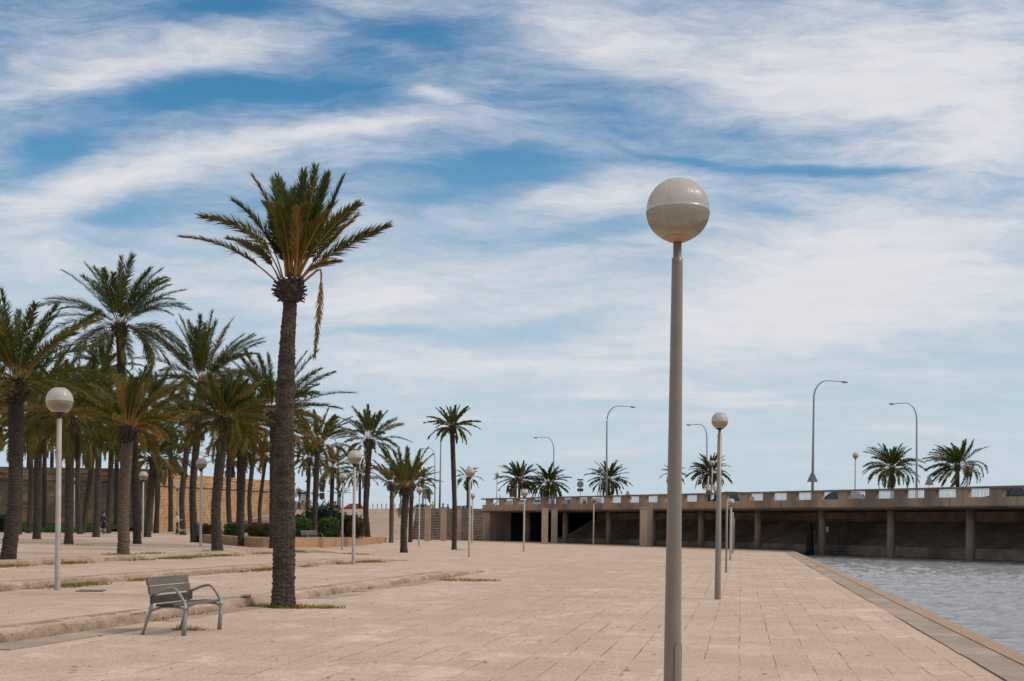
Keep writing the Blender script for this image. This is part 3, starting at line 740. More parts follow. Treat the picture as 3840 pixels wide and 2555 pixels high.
def trunk(path, dia, rg, seg, dz, flare=1.25, amp=0.03, K=12):
    """scarred trunk; path = local points"""
    P = np.asarray([tuple(q) for q in path], float)
    cl = np.concatenate([[0], np.cumsum(np.linalg.norm(np.diff(P, axis=0), axis=1))]); H = cl[-1]
    m = max(6, int(H / dz)); h = np.linspace(0, H, m)
    C = np.stack([np.interp(h, cl, P[:, i]) for i in range(3)], 1)
    kk = max(1, m // 14)
    for _ in range(2):
        ker = np.ones(2 * kk + 1) / (2 * kk + 1)
        Cp = np.pad(C, ((kk, kk), (0, 0)), mode='reflect', reflect_type='odd'); C = np.stack([np.convolve(Cp[:, i], ker, 'valid') for i in range(3)], 1)
    a = np.linspace(0, 2 * PI, seg, endpoint=False)
    rowh = 0.085
    ct_ = np.floor(a * K / (2 * PI))
    row = (h[:, None] + 0.018 * np.sin(3 * a[None, :] + h[:, None] * 2.3) + 0.02 * np.sin(5 * a[None, :] - h[:, None] * 3.1) + 0.010 * np.sin(h[:, None] * 9)) / rowh + a[None, :] * 3 / (2 * PI) + 0.5 * (ct_ % 2)[None, :]
    ri = np.floor(row); fr = row - ri
    ph = a[None, :] * K / (2 * PI) + 0 * ri
    ci = np.floor(ph); fp = ph - ci
    cell = np.sin(ci * 12.9898 % 97 + ri * 78.233) * 43758.5453; cell = cell - np.floor(cell)
    bump = (fr ** 1.3) * (1 - np.abs(2 * fp - 1) ** 2.2) * (0.15 + 1.3 * cell)
    slow = 0.035 * np.sin(h * 2.1 + rg.uniform(0, 6))[:, None] + 0.03 * np.sin(2 * a[None, :] + h[:, None] * 1.3 + rg.uniform(0, 6))
    r0 = dia / 2 * (1 + (flare - 1) * np.exp(-h / 0.22) - 0.04 * h / H)[:, None]
    r = r0 * (1 + slow) + amp * (bump - 0.4) + rg.normal(0, amp * 0.16, (m, seg))
    V = np.stack([C[:, 0:1] + r * np.cos(a), C[:, 1:2] + r * np.sin(a), np.repeat(C[:, 2:3], seg, 1)], 2)
    V[0, :, 2] -= 0.06
    F = [(i * seg + j, i * seg + (j + 1) % seg, (i + 1) * seg + (j + 1) % seg, (i + 1) * seg + j) for i in range(m - 1) for j in range(seg)]
    F.append(tuple((m - 1) * seg + j for j in range(seg)))
    return MB().add(V.reshape(-1, 3), F, 0, False)
def collar(rg, dia, h, rows, per, stub, bulge=1.5):
    """swollen head of cut leaf bases under the crown, around z = 0 upward h"""
    b = MB()
    prof = [(dia * .46, -0.02), (dia * .50 * (1 + (bulge - 1) * .55), h * .18), (dia * .5 * bulge, h * .5), (dia * .5 * bulge * .9, h * .8), (dia * .28, h * 1.02)]
    b.lathe(prof, 16)
    for i in range(rows):
        t = (i + .5) / rows; z = h * t; rr = np.interp(z, [p[1] for p in prof], [p[0] for p in prof]) * 0.93
        for j in range(per):
            a = 2 * PI * (j + 0.5 * (i % 2)) / per + rg.normal(0, .12)
            el = math.radians(rg.uniform(-35, 20) + 62 * t + rg.normal(0, 20)); ln = stub * rg.uniform(.6, 1.35); w = stub * rg.uniform(.42, .62)
            d = Vector((math.cos(el) * math.cos(a), math.cos(el) * math.sin(a), math.sin(el)))
            M = d.to_track_quat('Z', 'X').to_matrix()
            b.box((rr * math.cos(a) + d.x * ln * .4, rr * math.sin(a) + d.y * ln * .4, z + d.z * ln * .4), (w * .55, w, ln), 0, 0, M, rg.uniform(.25, .7))
    return b
PALM_N = [0]
def palm(label, group, base, top, dia, n, L, pale=False, near=0, bend=0.0, crownkw=None, coll=(1.45, 0.45), name='palm_tree'):
    """base, top: world points (root on the ground and the head of the trunk)"""
    PALM_N[0] += 1; n = int(n * (1.10 if group == GROVE else 1)); rg = np.random.default_rng(100 + PALM_N[0])
    t = thing(name, label, 'palm tree', base, 0, group)
    D = base.y; px = L / D * FPX
    d = top - base
    path = [Vector((0, 0, 0)), d * 0.33 + Vector((bend, 0, 0)), d * 0.66 + Vector((bend * .6, 0, 0)), d]
    seg = 44 if near > 1 else 26 if near else 14
    dz = 0.012 if near > 1 else 0.022 if near else 0.045
    tr = trunk(path, dia, rg, seg, dz, 1.22, dia * 0.085, 16 if near > 1 else 12).build('trunk', M_TRUNK_L if pale else M_TRUNK_SHADED, t)
    ch = coll[1]
    co = collar(rg, dia, ch, 7 if near else 4, 12 if near else 8, 0.17 * dia / .43 * (1.15 if near else 1.2), coll[0])
    co.build('leaf_base_collar', M_BOOT, t, d)
    nl = int(min(125, max(32, px / 3.75 / 0.55)))
    kw = dict(nl=nl); kw.update(crownkw or {})
    if group == GROVE and kw.get('el_lo', 0) < 0: kw['el_lo'] += 16; kw['droop'] *= .9
    crown(rg, n, L, **kw).build('crown', [M_FROND, M_RACHIS], t, d + Vector((0, 0, ch * 0.85)))
    return t
def palm_px(label, group, bu, bv, tu, tv, wpx, n, Lpx, D=None, **k):
    base = ground(bu, bv) if D is None else on_ground(bu, D)
    top = AT(tu, tv, base.y); top.y += k.pop('dy', 0.0)
    return palm(label, group, base, top, wpx / FPX * base.y, n, Lpx / FPX * base.y, **k)
GROVE = 'palms of the plaza grove'
# ---- the big palm in the foreground, frond by frond
def main_palm():
    rg = np.random.default_rng(5)
    base = ground(1062, 2279); D = base.y
    t = thing('palm_tree', 'tallest date palm standing alone on the lower plaza, upswept crown and one broken hanging frond', 'palm tree', base, 0, GROVE)
    pts = [(1062, 2279), (1064, 2200), (1066, 2000), (1067, 1800), (1068, 1600), (1071, 1450), (1075, 1320), (1082, 1230), (1087, 1160), (1088, 1128)]
    path = [AT(u, v, D) - base for u, v in pts]; path[0] = Vector((0, 0, 0))
    wtab = [(2279, 90), (2200, 84), (2000, 77), (1700, 73), (1450, 68), (1300, 61), (1180, 56), (1128, 54)]
    b = trunk(path, 0.395, rg, 84, 0.008, 1.16, 0.026, 15)
    V = b.v[0]; H = path[-1].z
    sc = np.interp(V[:, 2], [AT(1066, v, D).z - base.z for v, _ in wtab], [w / 77 for _, w in wtab])
    cx = np.interp(V[:, 2], [p.z for p in path], [p.x for p in path])
    V[:, 0] = cx + (V[:, 0] - cx) * sc; V[:, 1] *= sc
    b.build('trunk', M_TRUNK, t)
    cz = path[-1]
    collar(rg, 0.38, 0.40, 9, 11, 0.12, 1.40).build('leaf_base_collar', M_BOOT, t, cz)
    def zp(x, y, dep): return np.array(AT(600 + x / 1.96, 600 + y / 1.96, D + dep) - base)
    FR = [  # three points of each midrib, depth of the tip, dryness, leaflet length
        ((865, 905), (520, 655), (112, 548), 0.3, .55, .24), ((890, 870), (690, 560), (288, 395), -0.5, .38, .32), ((900, 860), (770, 540), (528, 278), 0.4, .18, .33),
        ((930, 860), (850, 450), (668, 85), -0.2, .55, .25), ((945, 850), (890, 450), (838, 125), 0.9, .12, .34), ((950, 850), (935, 420), (862, 92), 0.5, .15, .30),
        ((960, 850), (965, 480), (985, 195), 0.9, .12, .34), ((985, 850), (1025, 450), (1062, 72), 0.4, .14, .34), ((990, 850), (1085, 430), (1152, 40), -0.3, .12, .36),
        ((1000, 850), (1135, 450), (1238, 85), 0.5, .14, .34), ((1010, 860), (1185, 500), (1362, 108), -0.2, .12, .34), ((1020, 870), (1190, 580), (1465, 312), -0.5, .32, .34),
        ((1030, 880), (1215, 650), (1472, 388), 0.4, .75, .25), ((1035, 885), (1270, 690), (1702, 470), 0.2, .22, .33), ((985, 900), (1012, 620), (1000, 345), -1.0, .62, .24),
        ((960, 880), (930, 580), (872, 330), -0.8, .33, .32), ((1045, 890), (1120, 800), (1330, 742), -0.3, .80, .20), ((980, 860), (1060, 520), (1112, 250), 0.9, .15, .34),
        ((995, 870), (1090, 620), (1225, 390), -0.7, .40, .33), ((950, 870), (885, 620), (820, 370), 0.8, .18, .32), ((970, 860), (990, 560), (1080, 330), -0.8, .30, .33),
        ((940, 860), (890, 520), (770, 300), 0.8, .20, .30), ((880, 890), (740, 690), (480, 560), 0.9, .40, .24), ((1005, 860), (1125, 560), (1300, 300), 1.0, .15, .32),
    ]
    for a, m, c, dep, dry, ll in FR:
        A, Mp, C = zp(*a, dep * .04), zp(*m, dep * .45), zp(*c, dep)
        C = A + (C - A) * 0.945; Mp = A + (Mp - A) * 0.97
        s = np.linspace(0, 1, 16)[:, None]
        ctrl = 2 * Mp - 0.5 * (A + C)
        P = (1 - s) ** 2 * A + 2 * s * (1 - s) * ctrl + s ** 2 * C
        rad = C - A; rad[2] = 0; rad = rad / (np.linalg.norm(rad) + 1e-9) * min(1, np.linalg.norm(rad))
        fb = MB(); frond_from_path(fb, P, rg, 170, ll * 1.25, 0.023, dry, 0.42, rg.normal(0, .45), 0.24, rad, 0.030, 0.05 + .1 * dry, 0.35)
        fb.build('frond', [M_FROND, M_RACHIS], t)
    # the broken frond: stalk out, kink, then hanging straight down
    Q = [(1055, 895), (1110, 850), (1160, 808), (1178, 803), (1186, 830), (1184, 950), (1172, 1100), (1156, 1250), (1136, 1445)]
    P = np.array([zp(x, y, -0.1) for x, y in Q])
    cl = np.concatenate([[0], np.cumsum(np.linalg.norm(np.diff(P, axis=0), axis=1))]); s = np.linspace(0, cl[-1], 26)
    P = np.stack([np.interp(s, cl, P[:, i]) for i in range(3)], 1)
    fb = MB(); frond_from_path(fb, P, rg, 74, .19, 0.018, .50, 0.1, 0.2, 0.30, (0, 0.9, 0), 0.024, 0.25, 0.55)
    o = fb.build('frond', [M_FROND, M_RACHIS], t); o['label'] = 'broken dry frond hanging straight down'
main_palm()
PK = palm_px
# ---- the grove, nearest first
PK('thick palm at the left edge with a shaggy dark head and long arching fronds', GROVE, 30, 2098, 60, 1506, 55, 34, 390, near=1, bend=.12, crownkw=dict(el_hi=86, el_lo=-30, droop=58, dry=.24), coll=(1.65, .62))
PK('palm with bright orange leaf stalks and pale scarred trunk in the front row', GROVE, 463, 2080, 477, 1660, 42, 30, 255, pale=True, near=1, bend=-.05, crownkw=dict(el_hi=84, el_lo=5, droop=42, dry=.55, drylow=.5), coll=(1.3, .55))
PK('green dense palm just left of the tallest palm, old fronds hanging on its left', GROVE, 815, 2066, 838, 1612, 38, 44, 215, near=1, bend=-.15, crownkw=dict(el_hi=86, el_lo=-45, droop=50, dry=.26, drylow=.5), coll=(1.45, .45))
PK('palm half hidden behind the tallest trunk, fronds showing on both sides of it', GROVE, 1025, 2057, 1026, 1600, 30, 40, 285, near=1, crownkw=dict(el_hi=82, el_lo=-35, droop=52, dry=.30), coll=(1.7, .6))
PK('tall round-headed palm rising above the grove with wind-bent fronds', GROVE, 470, 2036, 450, 1262, 32, 46, 312, near=1, bend=.05, crownkw=dict(el_hi=84, el_lo=-42, droop=66, dry=.20, drylow=.25, wind=(.10, 0, 0)), coll=(1.75, .62))
PK('palm with grey-green upright crown behind the litter bin', GROVE, 729, 2034, 757, 1470, 27, 42, 285, near=1, bend=-.25, crownkw=dict(el_hi=85, el_lo=-20, droop=52, dry=.24, drylow=.3), coll=(1.35, .5))
PK('palm with a curtain of drooping orange-brown fronds behind the left globe lamp', GROVE, 258, 2041, 262, 1600, 33, 46, 270, near=1, crownkw=dict(el_hi=70, el_lo=-50, droop=72, dry=.50, drylow=.6), coll=(1.4, .5))
PK('palm standing just right of the orange-stalked palm, crown lost in the others', GROVE, 515, 2040, 502, 1640, 31, 36, 235, near=1, crownkw=dict(el_hi=82, el_lo=-30, droop=58, dry=.30))
PK('palm leaning right at the planter corner, drooping olive fronds', GROVE, 906, 2048, 918, 1622, 27, 40, 230, near=1, bend=-.1, crownkw=dict(el_hi=76, el_lo=-48, droop=62, dry=.42))
PK('palm second from the left edge between two lamp posts', GROVE, 138, 2022, 145, 1560, 29, 38, 250, near=1, crownkw=dict(el_hi=80, el_lo=-35, droop=60, dry=.35))
PK('dark slim palm left of the orange-stalked palm, plain tall trunk', GROVE, 360, 2015, 375, 1545, 25, 38, 200, crownkw=dict(el_hi=82, el_lo=-30, droop=55, dry=.30))
PK('palm with a bushy green head behind the lamp in the middle of the grove', GROVE, 551, 2015, 575, 1740, 29, 44, 165, crownkw=dict(el_hi=80, el_lo=-48, droop=60, dry=.24))
PK('slender palm beside the person with the dog, ragged leaf-base head', GROVE, 687, 2007, 711, 1606, 23, 34, 150, crownkw=dict(el_hi=82, el_lo=0, droop=46, dry=.34), coll=(1.8, .75), bend=-.3)
PK('palm at the left end of the lawn, thin dark trunk by the thick palm', GROVE, 73, 2005, 80, 1640, 17, 36, 175, crownkw=dict(el_hi=80, el_lo=-40, droop=60, dry=.30))
PK('thin palm standing on the lawn edge second from the left', GROVE, 165, 1994, 168, 1650, 18, 36, 150, crownkw=dict(el_hi=80, el_lo=-40, droop=60, dry=.32))
PK('dark palm on the lawn edge with a fat leaf-base head', GROVE, 404, 2001, 418, 1690, 21, 36, 150, crownkw=dict(el_hi=80, el_lo=-40, droop=58, dry=.34), coll=(1.6, .8))
PK('brown slim palm directly behind the orange-stalked trunk', GROVE, 436, 1992, 438, 1650, 18, 36, 140, crownkw=dict(el_hi=80, el_lo=-40, droop=60, dry=.40))
PK('palm with curved trunk rising out of the hedge left of the tallest palm', GROVE, 942, 2004, 962, 1612, 18, 36, 150, bend=-.35, crownkw=dict(el_hi=80, el_lo=-42, droop=62, dry=.40))
PK('thin leaning palm in the hedge with a small green head', GROVE, 977, 2002, 994, 1735, 15, 34, 105, bend=-.25, crownkw=dict(el_hi=82, el_lo=-35, droop=55, dry=.25), coll=(1.8, .6))
PK('palm whose dark trunk forks low beside the hedge', GROVE, 893, 2000, 896, 1700, 16, 32, 120, crownkw=dict(el_hi=80, el_lo=-40, droop=60, dry=.35))
PK('tall palm filling the gap above the bastion wall', GROVE, 310, 1999, 391, 1400, 20, 36, 130, crownkw=dict(el_hi=82, el_lo=-35, droop=52, dry=.2))
PK('palm deep in the grove between the lamp and the brown curtain of fronds', GROVE, 216, 1998, 228, 1590, 19, 38, 150, crownkw=dict(el_hi=80, el_lo=-45, droop=60, dry=.35))
PK('palm deep in the grove right of the orange-stalked crown', GROVE, 640, 1995, 640, 1620, 19, 38, 140, crownkw=dict(el_hi=80, el_lo=-45, droop=60, dry=.25))
PK('palm at the far left behind the thick palm, only its crown in view', GROVE, -30, 2005, -20, 1600, 22, 40, 190, crownkw=dict(el_hi=80, el_lo=-45, droop=60, dry=.28))
PK('palm behind the thick one at the left, yellowing crown between it and the pale lamp', GROVE, 108, 2000, 112, 1505, 20, 40, 190, bend=.15, crownkw=dict(el_hi=78, el_lo=-45, droop=62, dry=.42))
PK('palm behind the curtain of brown fronds, crown just above it', GROVE, 300, 2004, 300, 1520, 20, 40, 175, bend=-.2, crownkw=dict(el_hi=80, el_lo=-40, droop=58, dry=.22))
PK('palm between the grey-green crown and the round-headed one', GROVE, 585, 2000, 580, 1530, 20, 40, 170, bend=.2, crownkw=dict(el_hi=80, el_lo=-45, droop=60, dry=.30))
PK('palm behind the dense green palm left of the tallest trunk', GROVE, 862, 2002, 868, 1560, 20, 42, 190, bend=-.2, crownkw=dict(el_hi=82, el_lo=-45, droop=58, dry=.34))
WALLP = 'palms growing on top of the old wall'
def wall_palm(label, u, vt, L, D=152, n=32, w=14):
    base = AT(u, 1780, D); base.z = 5.0
    palm(label, WALLP, base, AT(u + 4, vt, D), w / FPX * D, n, L / FPX * D, crownkw=dict(el_hi=80, el_lo=-40, droop=58, dry=.28))
wall_palm('thin palm on the city wall behind the pale lamp post', 193, 1610, 95)
wall_palm('stout palm on the city wall left of the orange-stalked palm', 330, 1655, 105, w=22)
wall_palm('palm on the city wall at the far left', 105, 1650, 110)
wall_palm('palm behind the bastion right of the two tallest lamps', 650, 1730, 120, 158)
wall_palm('palm behind the bastion above the hedge', 870, 1745, 105, 166)
# ---- right of the tallest palm
PK('palm behind the second bench with a crown of thin stalks', GROVE, 1180, 2045, 1190, 1700, 21, 30, 165, near=1, crownkw=dict(el_hi=80, el_lo=-20, droop=58, dry=.30, petiole=.35), coll=(1.8, .55), bend=-.05)
PK('slim palm in the dark bushes just right of the tallest trunk', GROVE, 1149, 2010, 1160, 1742, 15, 34, 115, crownkw=dict(el_hi=80, el_lo=-40, droop=60, dry=.35), coll=(1.6, .7))
PK('palm in the bushes with a shaggy drooping head', GROVE, 1240, 2008, 1247, 1775, 17, 36, 125, crownkw=dict(el_hi=80, el_lo=-55, droop=62, dry=.40), coll=(1.6, .7))
PK('wavy-trunked palm at the right end of the planter with widespread thin fronds', GROVE, 1381, 2036, 1385, 1684, 22, 34, 150, near=1, bend=-.25, crownkw=dict(el_hi=82, el_lo=-28, droop=58, dry=.16, drylow=.4, petiole=.32), coll=(1.9, .75))
PK('small sparse palm with a bare upright spike, in front of the cobbled slope', GROVE, 1467, 2036, 1470, 1842, 18, 16, 118, pale=True, crownkw=dict(el_hi=88, el_lo=-15, droop=60, dry=.40, gap=.1), coll=(1.3, .6))
PK('short stocky palm with orange stalks at the head of the plaza', GROVE, 1515, 2073, 1522, 1858, 27, 14, 172, near=1, crownkw=dict(el_hi=88, el_lo=38, droop=30, dry=.42), coll=(1.5, .4), bend=-.06)
PK('palm directly behind the short stocky one', GROVE, 1538, 2034, 1544, 1842, 17, 24, 120, crownkw=dict(el_hi=80, el_lo=-35, droop=55, dry=.25), coll=(1.8, .7))
PK('tall thin lone palm in front of the stairs with a small round head', GROVE, 1703, 2062, 1696, 1626, 19, 32, 100, near=1, bend=.08, crownkw=dict(el_hi=82, el_lo=-42, droop=50, dry=.34, drylow=.5), coll=(1.4, .5))
STREETP = 'palms along the street and beyond the bridge'
def street_palm(label, u, vt, w, n, Lpx, D, ub=None, **kw):
    base = AT(ub if ub else u, 1900, D); base.z = STREET - .05
    palm(label, STREETP, base, AT(u, vt, D), w / FPX * D, n, Lpx / FPX * D, crownkw=kw, coll=(1.5, .5))
street_palm('palm with thin drooping fronds behind the lamp at the bridge end', 1754, 1806, 9, 18, 62, 168, el_hi=80, el_lo=-50, droop=80, dry=.22, petiole=.3)
street_palm('slender dark palm on the street behind the big road sign', 1586, 1812, 6, 24, 62, 172, el_hi=80, el_lo=-20, droop=60, dry=.35)
street_palm('small palm on the street between sparse and stocky palms', 1503, 1838, 5, 18, 45, 172, el_hi=75, el_lo=-40, droop=60, dry=.4)
street_palm('palm on the street behind the lamp post left of the wavy trunk', 1351, 1790, 7, 28, 78, 170, el_hi=80, el_lo=-50, droop=65, dry=.45)
street_palm('young palm with few stiff fronds on the street beside a thin pole', 1275, 1866, 6, 13, 45, 160, el_hi=75, el_lo=5, droop=20, dry=.3)
street_palm('palm beyond the bridge end, left of a close pair', 1947, 1815, 9, 58, 88, 150, el_hi=84, el_lo=-45, droop=58, dry=.12, wind=(-.12, 0, 0))
street_palm('palm beyond the bridge, right of a close pair and touching a road lamp', 2055, 1826, 10, 54, 92, 152, el_hi=84, el_lo=-50, droop=66, dry=.16)
street_palm('palm beyond the bridge between road lamp and warning triangle', 2284, 1814, 10, 54, 86, 148, el_hi=84, el_lo=-48, droop=64, dry=.14)
street_palm('palm beyond the bridge hidden by the foreground lamp post', 2530, 1792, 8, 30, 55, 175, el_hi=80, el_lo=-40, droop=60, dry=.15)
street_palm('palm beyond the bridge behind the two people leaning on the parapet', 2663, 1786, 10, 58, 86, 150, el_hi=84, el_lo=-45, droop=64, dry=.20, wind=(-.16, 0, 0))
street_palm('dense round palm beyond the bridge right of a globe lamp', 3345, 1772, 16, 62, 118, 146, el_hi=84, el_lo=-22, droop=70, dry=.14)
street_palm('windswept palm at the far right beyond the bridge, fronds blown left', 3590, 1768, 16, 62, 126, 146, ub=3594, el_hi=80, el_lo=-20, droop=74, dry=.12, wind=(-.75, 0, .0))
# ================================================================== GLOBE LAMPS
rng = np.random.default_rng(21)
LAMPS = 'globe lamp posts'
GL = {}
def globe_meshes(b_top, b_bot, b_cap, r, ribs):
    """upper shade, lower bowl and base plate around the seam at z = 0"""
    seg, nr = (216, 36) if ribs else (32, 12)
    A = 0.018 if ribs else 0
    fn = (lambda a, z: 1 + A * (np.arange(seg) % 3 == 0)) if ribs else None
    t1 = math.acos(0.42); t0 = -math.acos(0.50)
    top = [(r * math.cos(t1 * i / nr) * (1 + (0.006 if ribs and i % 2 else 0)), r * 1.0 * math.sin(t1 * i / nr) + 0.012) for i in range(nr + 1)]
    b_top.lathe(top, seg, smooth=True, cap=False, rad_fn=fn)
    zt = top[-1][1]; rt = top[-1][0]
    b_top.lathe([(rt + .002, zt - .004), (rt + 0.003, zt + 0.002), (rt * .6, zt + .005), (0.005, zt + .006)], 32, cap=False)
    b_top.lathe([(r * 1.0, 0.012), (r * 1.022, 0.008), (r * 1.024, -0.004), (r * 0.99, -0.008)], 48, cap=False)
    bot = [(r * math.cos(t0 * i / nr) * (1 + (0.010 if ribs and i % 2 else 0)), r * math.sin(t0 * i / nr) - 0.008) for i in range(nr + 1)]
    b_bot.lathe(bot[::-1], seg, smooth=True, cap=False, rad_fn=(lambda a, z: 1 + 2 * A * (np.arange(seg) % 3 == 0)) if ribs else None)
    zb, rb = bot[-1][1], bot[-1][0]
    b_cap.lathe([(0.03, zb - 0.035), (rb * .55, zb - .03), (rb * 0.97, zb - 0.006), (rb * 1.01, zb + .004), (rb * .9, zb + .006)], 32, cap=False)
    return zb
def globe_lamp(label, base, H, dia, r_base, r_top, metal, ribs=False, door=True, neck=True, bare=False, group=LAMPS, hood=False):
    t = thing('globe_lamp' if not bare else 'lamp_pole', label, 'street lamp' if not bare else 'pole', base, rng.uniform(-.3, .3) if not ribs else -0.9, group)
    r = dia / 2
    if bare:
        b = MB(); b.lathe([(r_base, -.03), (r_base, .02), (r_top, H), (r_top * .6, H + .01)], 16); b.build('pole', metal, t)
    else:
        zs = H - r * 0.925                   # seam height
        bt, bb, bc = MB(), MB(), MB()
        zb = globe_meshes(bt, bb, bc, r, ribs)
        ztop = zs + zb - 0.03
        b = MB()
        if ribs: b.lathe([(r_base, -.03), (r_base * .995, .02), (r_top * 1.12, ztop - 0.16), (r_top * 1.12, ztop - .13), (r_top * .86, ztop - .125), (r_top * .86, ztop)], 40)
        else: b.lathe([(r_base * 1.02, -.03), (r_base, .03), (r_top, ztop - .10), (r_top * .72, ztop - .095), (r_top * .72, ztop)], 18)
        b.build('pole', metal, t)
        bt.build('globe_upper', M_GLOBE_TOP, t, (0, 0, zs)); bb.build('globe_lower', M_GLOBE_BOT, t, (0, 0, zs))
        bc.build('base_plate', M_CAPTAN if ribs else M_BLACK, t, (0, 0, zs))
        if neck:
            b = MB(); b.lathe([(r_top * 1.0, ztop - .10), (r_top * 1.05, ztop - .04), (r_top * 1.9, ztop + .015)], 18, cap=False); b.build('neck_ring', M_BLACK, t)
    if hood: MB().box((0, 0, H + .04), (.22, .22, .12)).build('junction_box', M_BLACK, t)
    if door:
        b = MB(); hd = 0.42; zc = 1.02 if not ribs else 0.52
        for i in range(9):
            pass
        aa = np.linspace(-.55, .55, 7); ro = lambda z: (r_base + (r_top - r_base) * z / H) + 0.004
        V = []
        for z in (zc - hd / 2, zc + hd / 2):
            V += [((ro(z)) * math.cos(a), (ro(z)) * math.sin(a), z) for a in aa]
        b.add(V, [(i, i + 1, 8 + i, 7 + i) for i in range(6)])
        o = b.build('access_door', metal, t)
        ring = [(ro(z) * math.cos(a) * 1.012, ro(z) * math.sin(a) * 1.012, z) for a, z in [(-.6, zc - .22), (.6, zc - .22), (.6, zc + .2), (.45, zc + .23), (-.45, zc + .23), (-.6, zc + .2), (-.6, zc - .22)]]
        if ribs: MB().tube(ring, .0016, 5, cap=False).build('door_gap', M_BLACK, o)
        so = o.modifiers.new('thick', 'SOLIDIFY'); so.thickness = 0.005
    return t
def lamp_px(label, bu, bv, tv, globe_px=None, D=None, zoff=None, thick=False, **k):
    if D is None: p = ground(bu, bv)
    else:
        p = on_ground(bu, D)
        if zoff is not None: p.z = zoff
    D = p.y
    H = AT(bu, tv, D).z - p.z
    dia = 0.5 if globe_px is None else globe_px / FPX * D
    if thick: return globe_lamp(label, p, H, dia, 0.068, 0.042, M_POLE_GREY, **k)
    return globe_lamp(label, p, H, dia, 0.058, 0.050, M_POLE_WHITE, **k)
# the foreground lamp and the one behind it (tapered grey posts)
D1 = 10.72
p1 = on_ground(2528, D1); p1.z = 0
globe_lamp('huge foreground lamp post with ribbed glass globe and tapered grey pole', p1, AT(2548, 684, D1).z, 228 / FPX * D1, 0.071, 0.038, M_POLE_GREY, ribs=True, neck=False)
p2 = ground(2691, 2248)
globe_lamp('tapered grey lamp post with white globe just behind the foreground one', p2, AT(2699, 1550, p2.y).z, 62 / FPX * p2.y, 0.072, 0.046, M_POLE_GREY, neck=False)
def bare(label, u, v, vt, w, **k):
    p = ground(u, v); return globe_lamp(label, p, AT(u, vt, p.y).z, .3, w / FPX * p.y / 2, w / FPX * p.y / 2, M_POLE_GREY, bare=True, group='posts receding along the quay', **k)
bare('pale bare post without a globe, nearest of the thin posts along the quay', 2723, 2148, 1875, 8)
lamp_px('short lamp with a small globe among the bare posts along the quay', 2739, 2101, 1871, 26, door=False, neck=False)
bare('thin bare post just behind the small globe along the quay', 2746.5, 2075, 1922, 6, door=False)
bare('farthest thin post of the quay row, dark box on top', 2752.5, 2062, 1938, 5, door=False, hood=True)
L = lamp_px
L('large pale globe lamp at the left in front of the thick palm', 215, 2213, 1457, 99)
L('pale globe lamp beside the litter bin', 752, 2051, 1720, 41)
L('globe lamp between the orange-stalked palm and the bastion wall', 535, 2019, 1769, 34, door=False)
L('small globe lamp against the weathered wall, half behind a trunk', 277, 1994, 1793, 19, door=False)
L('small globe lamp directly above the person with the dog', 663, 1997, 1822, 18, door=False)
L('greenish globe lamp left of the trunk by the litter bin', 798, 1990, 1806, 22, door=False)
L('small globe lamp left of the tallest pair, in front of the bushes', 1283, 2062.5, 1775.5, 31)
L('tall white globe lamp at the tip of the upper step, right of the tallest palm', 1325, 2117, 1690.5, 53)
L('globe lamp just left of the first stone pillar', 1571, 2050.5, 1827, 25)
L('globe lamp peeping out behind the short stocky palm', 1508, 2030, 1869, 15, D=150, zoff=0.2, door=False)
L('globe lamp right of the tall thin lone palm', 1759, 2088.5, 1755, 37)
L('yellowish globe lamp half hidden behind the post right of the lone palm', 1770, 2038.5, 1851.5, 19, door=False)
L('globe lamp in front of the bridge left of the close pillar pair', 1964, 2070, 1836, 28)
L('thin globe lamp with yellowish globe in front of the bridge columns', 2225, 2044.5, 1864, 18, door=False)
for lab, u, vt, gp, D in (('globe lamp on the street above the left end of the parapet', 1862, 1773, 15, 168), ('globe lamp on the bridge beside the road lamp with right-hand arm', 2250, 1751, 18.5, 140),
                          ('globe lamp on the bridge behind the two leaning people', 2668.5, 1728, 21, 124), ('lone globe lamp on the bridge left of the dense round palm', 3205, 1698, 22.5, 112)):
    L(lab, u, 1900, vt, gp, D=D, zoff=STREET + .05, door=False)

# ------------------------------------------------------------------ tall curved road lamps
ROADL = 'tall curved road lamps'
def road_lamp(label, ub, D, bend, tip, wpx):
    """bend: pixel where the post starts to curve; tip: pixel of the lantern's outer end"""
    t = thing('road_lamp', label, 'street lamp', AT(ub, 1900, D) * 1.0, 0, ROADL)
    base = AT(ub, 1900, D); base.z = STREET; t.location = base
    q0 = AT(*bend, D) - base; q2 = AT(*tip, D) - base
    q0.x = q0.x; sgn = 1 if q2.x > q0.x else -1
    hl = 0.62                                              # lantern length
    e = Vector((q2.x - sgn * hl, q2.y, q2.z + .02))
    kz = e.z + abs(e.x - q0.x) * 0.02
    pts = [Vector((0, 0, 0)), q0 * 0.5, q0]
    for i in range(1, 9):                                  # quarter ellipse into the arm
        a = i / 8 * PI / 2; rx = abs(e.x - q0.x) * 0.5
        pts.append(Vector((q0.x + sgn * rx * (1 - math.cos(a)), 0, q0.z + (kz - q0.z) * math.sin(a))))
    pts.append(e)
    r = wpx / FPX * D / 2
    rad = [r * 1.15, r * .95, r * .70] + [r * (.70 - .3 * i / 8) for i in range(1, 9)] + [r * .38]
    MB().tube(pts, rad, 10).build('pole', M_GALV, t)
    b = MB(); L = hl
    xs = np.linspace(0, L, 8); pr = [.05, .085, .115, .13, .13, .115, .075, .03]
    b.tube([Vector((e.x + sgn * x, e.y, e.z - .035)) for x in xs], pr, 12, flat=.62); b.build('lantern', M_GALV, t)
    b = MB(); b.tube([Vector((e.x + sgn * x, e.y, e.z - .085)) for x in xs[2:]], [p * .8 for p in pr[2:]], 10, flat=.6); b.build('lantern_glass', M_GLOBE_TOP, t)
    return t
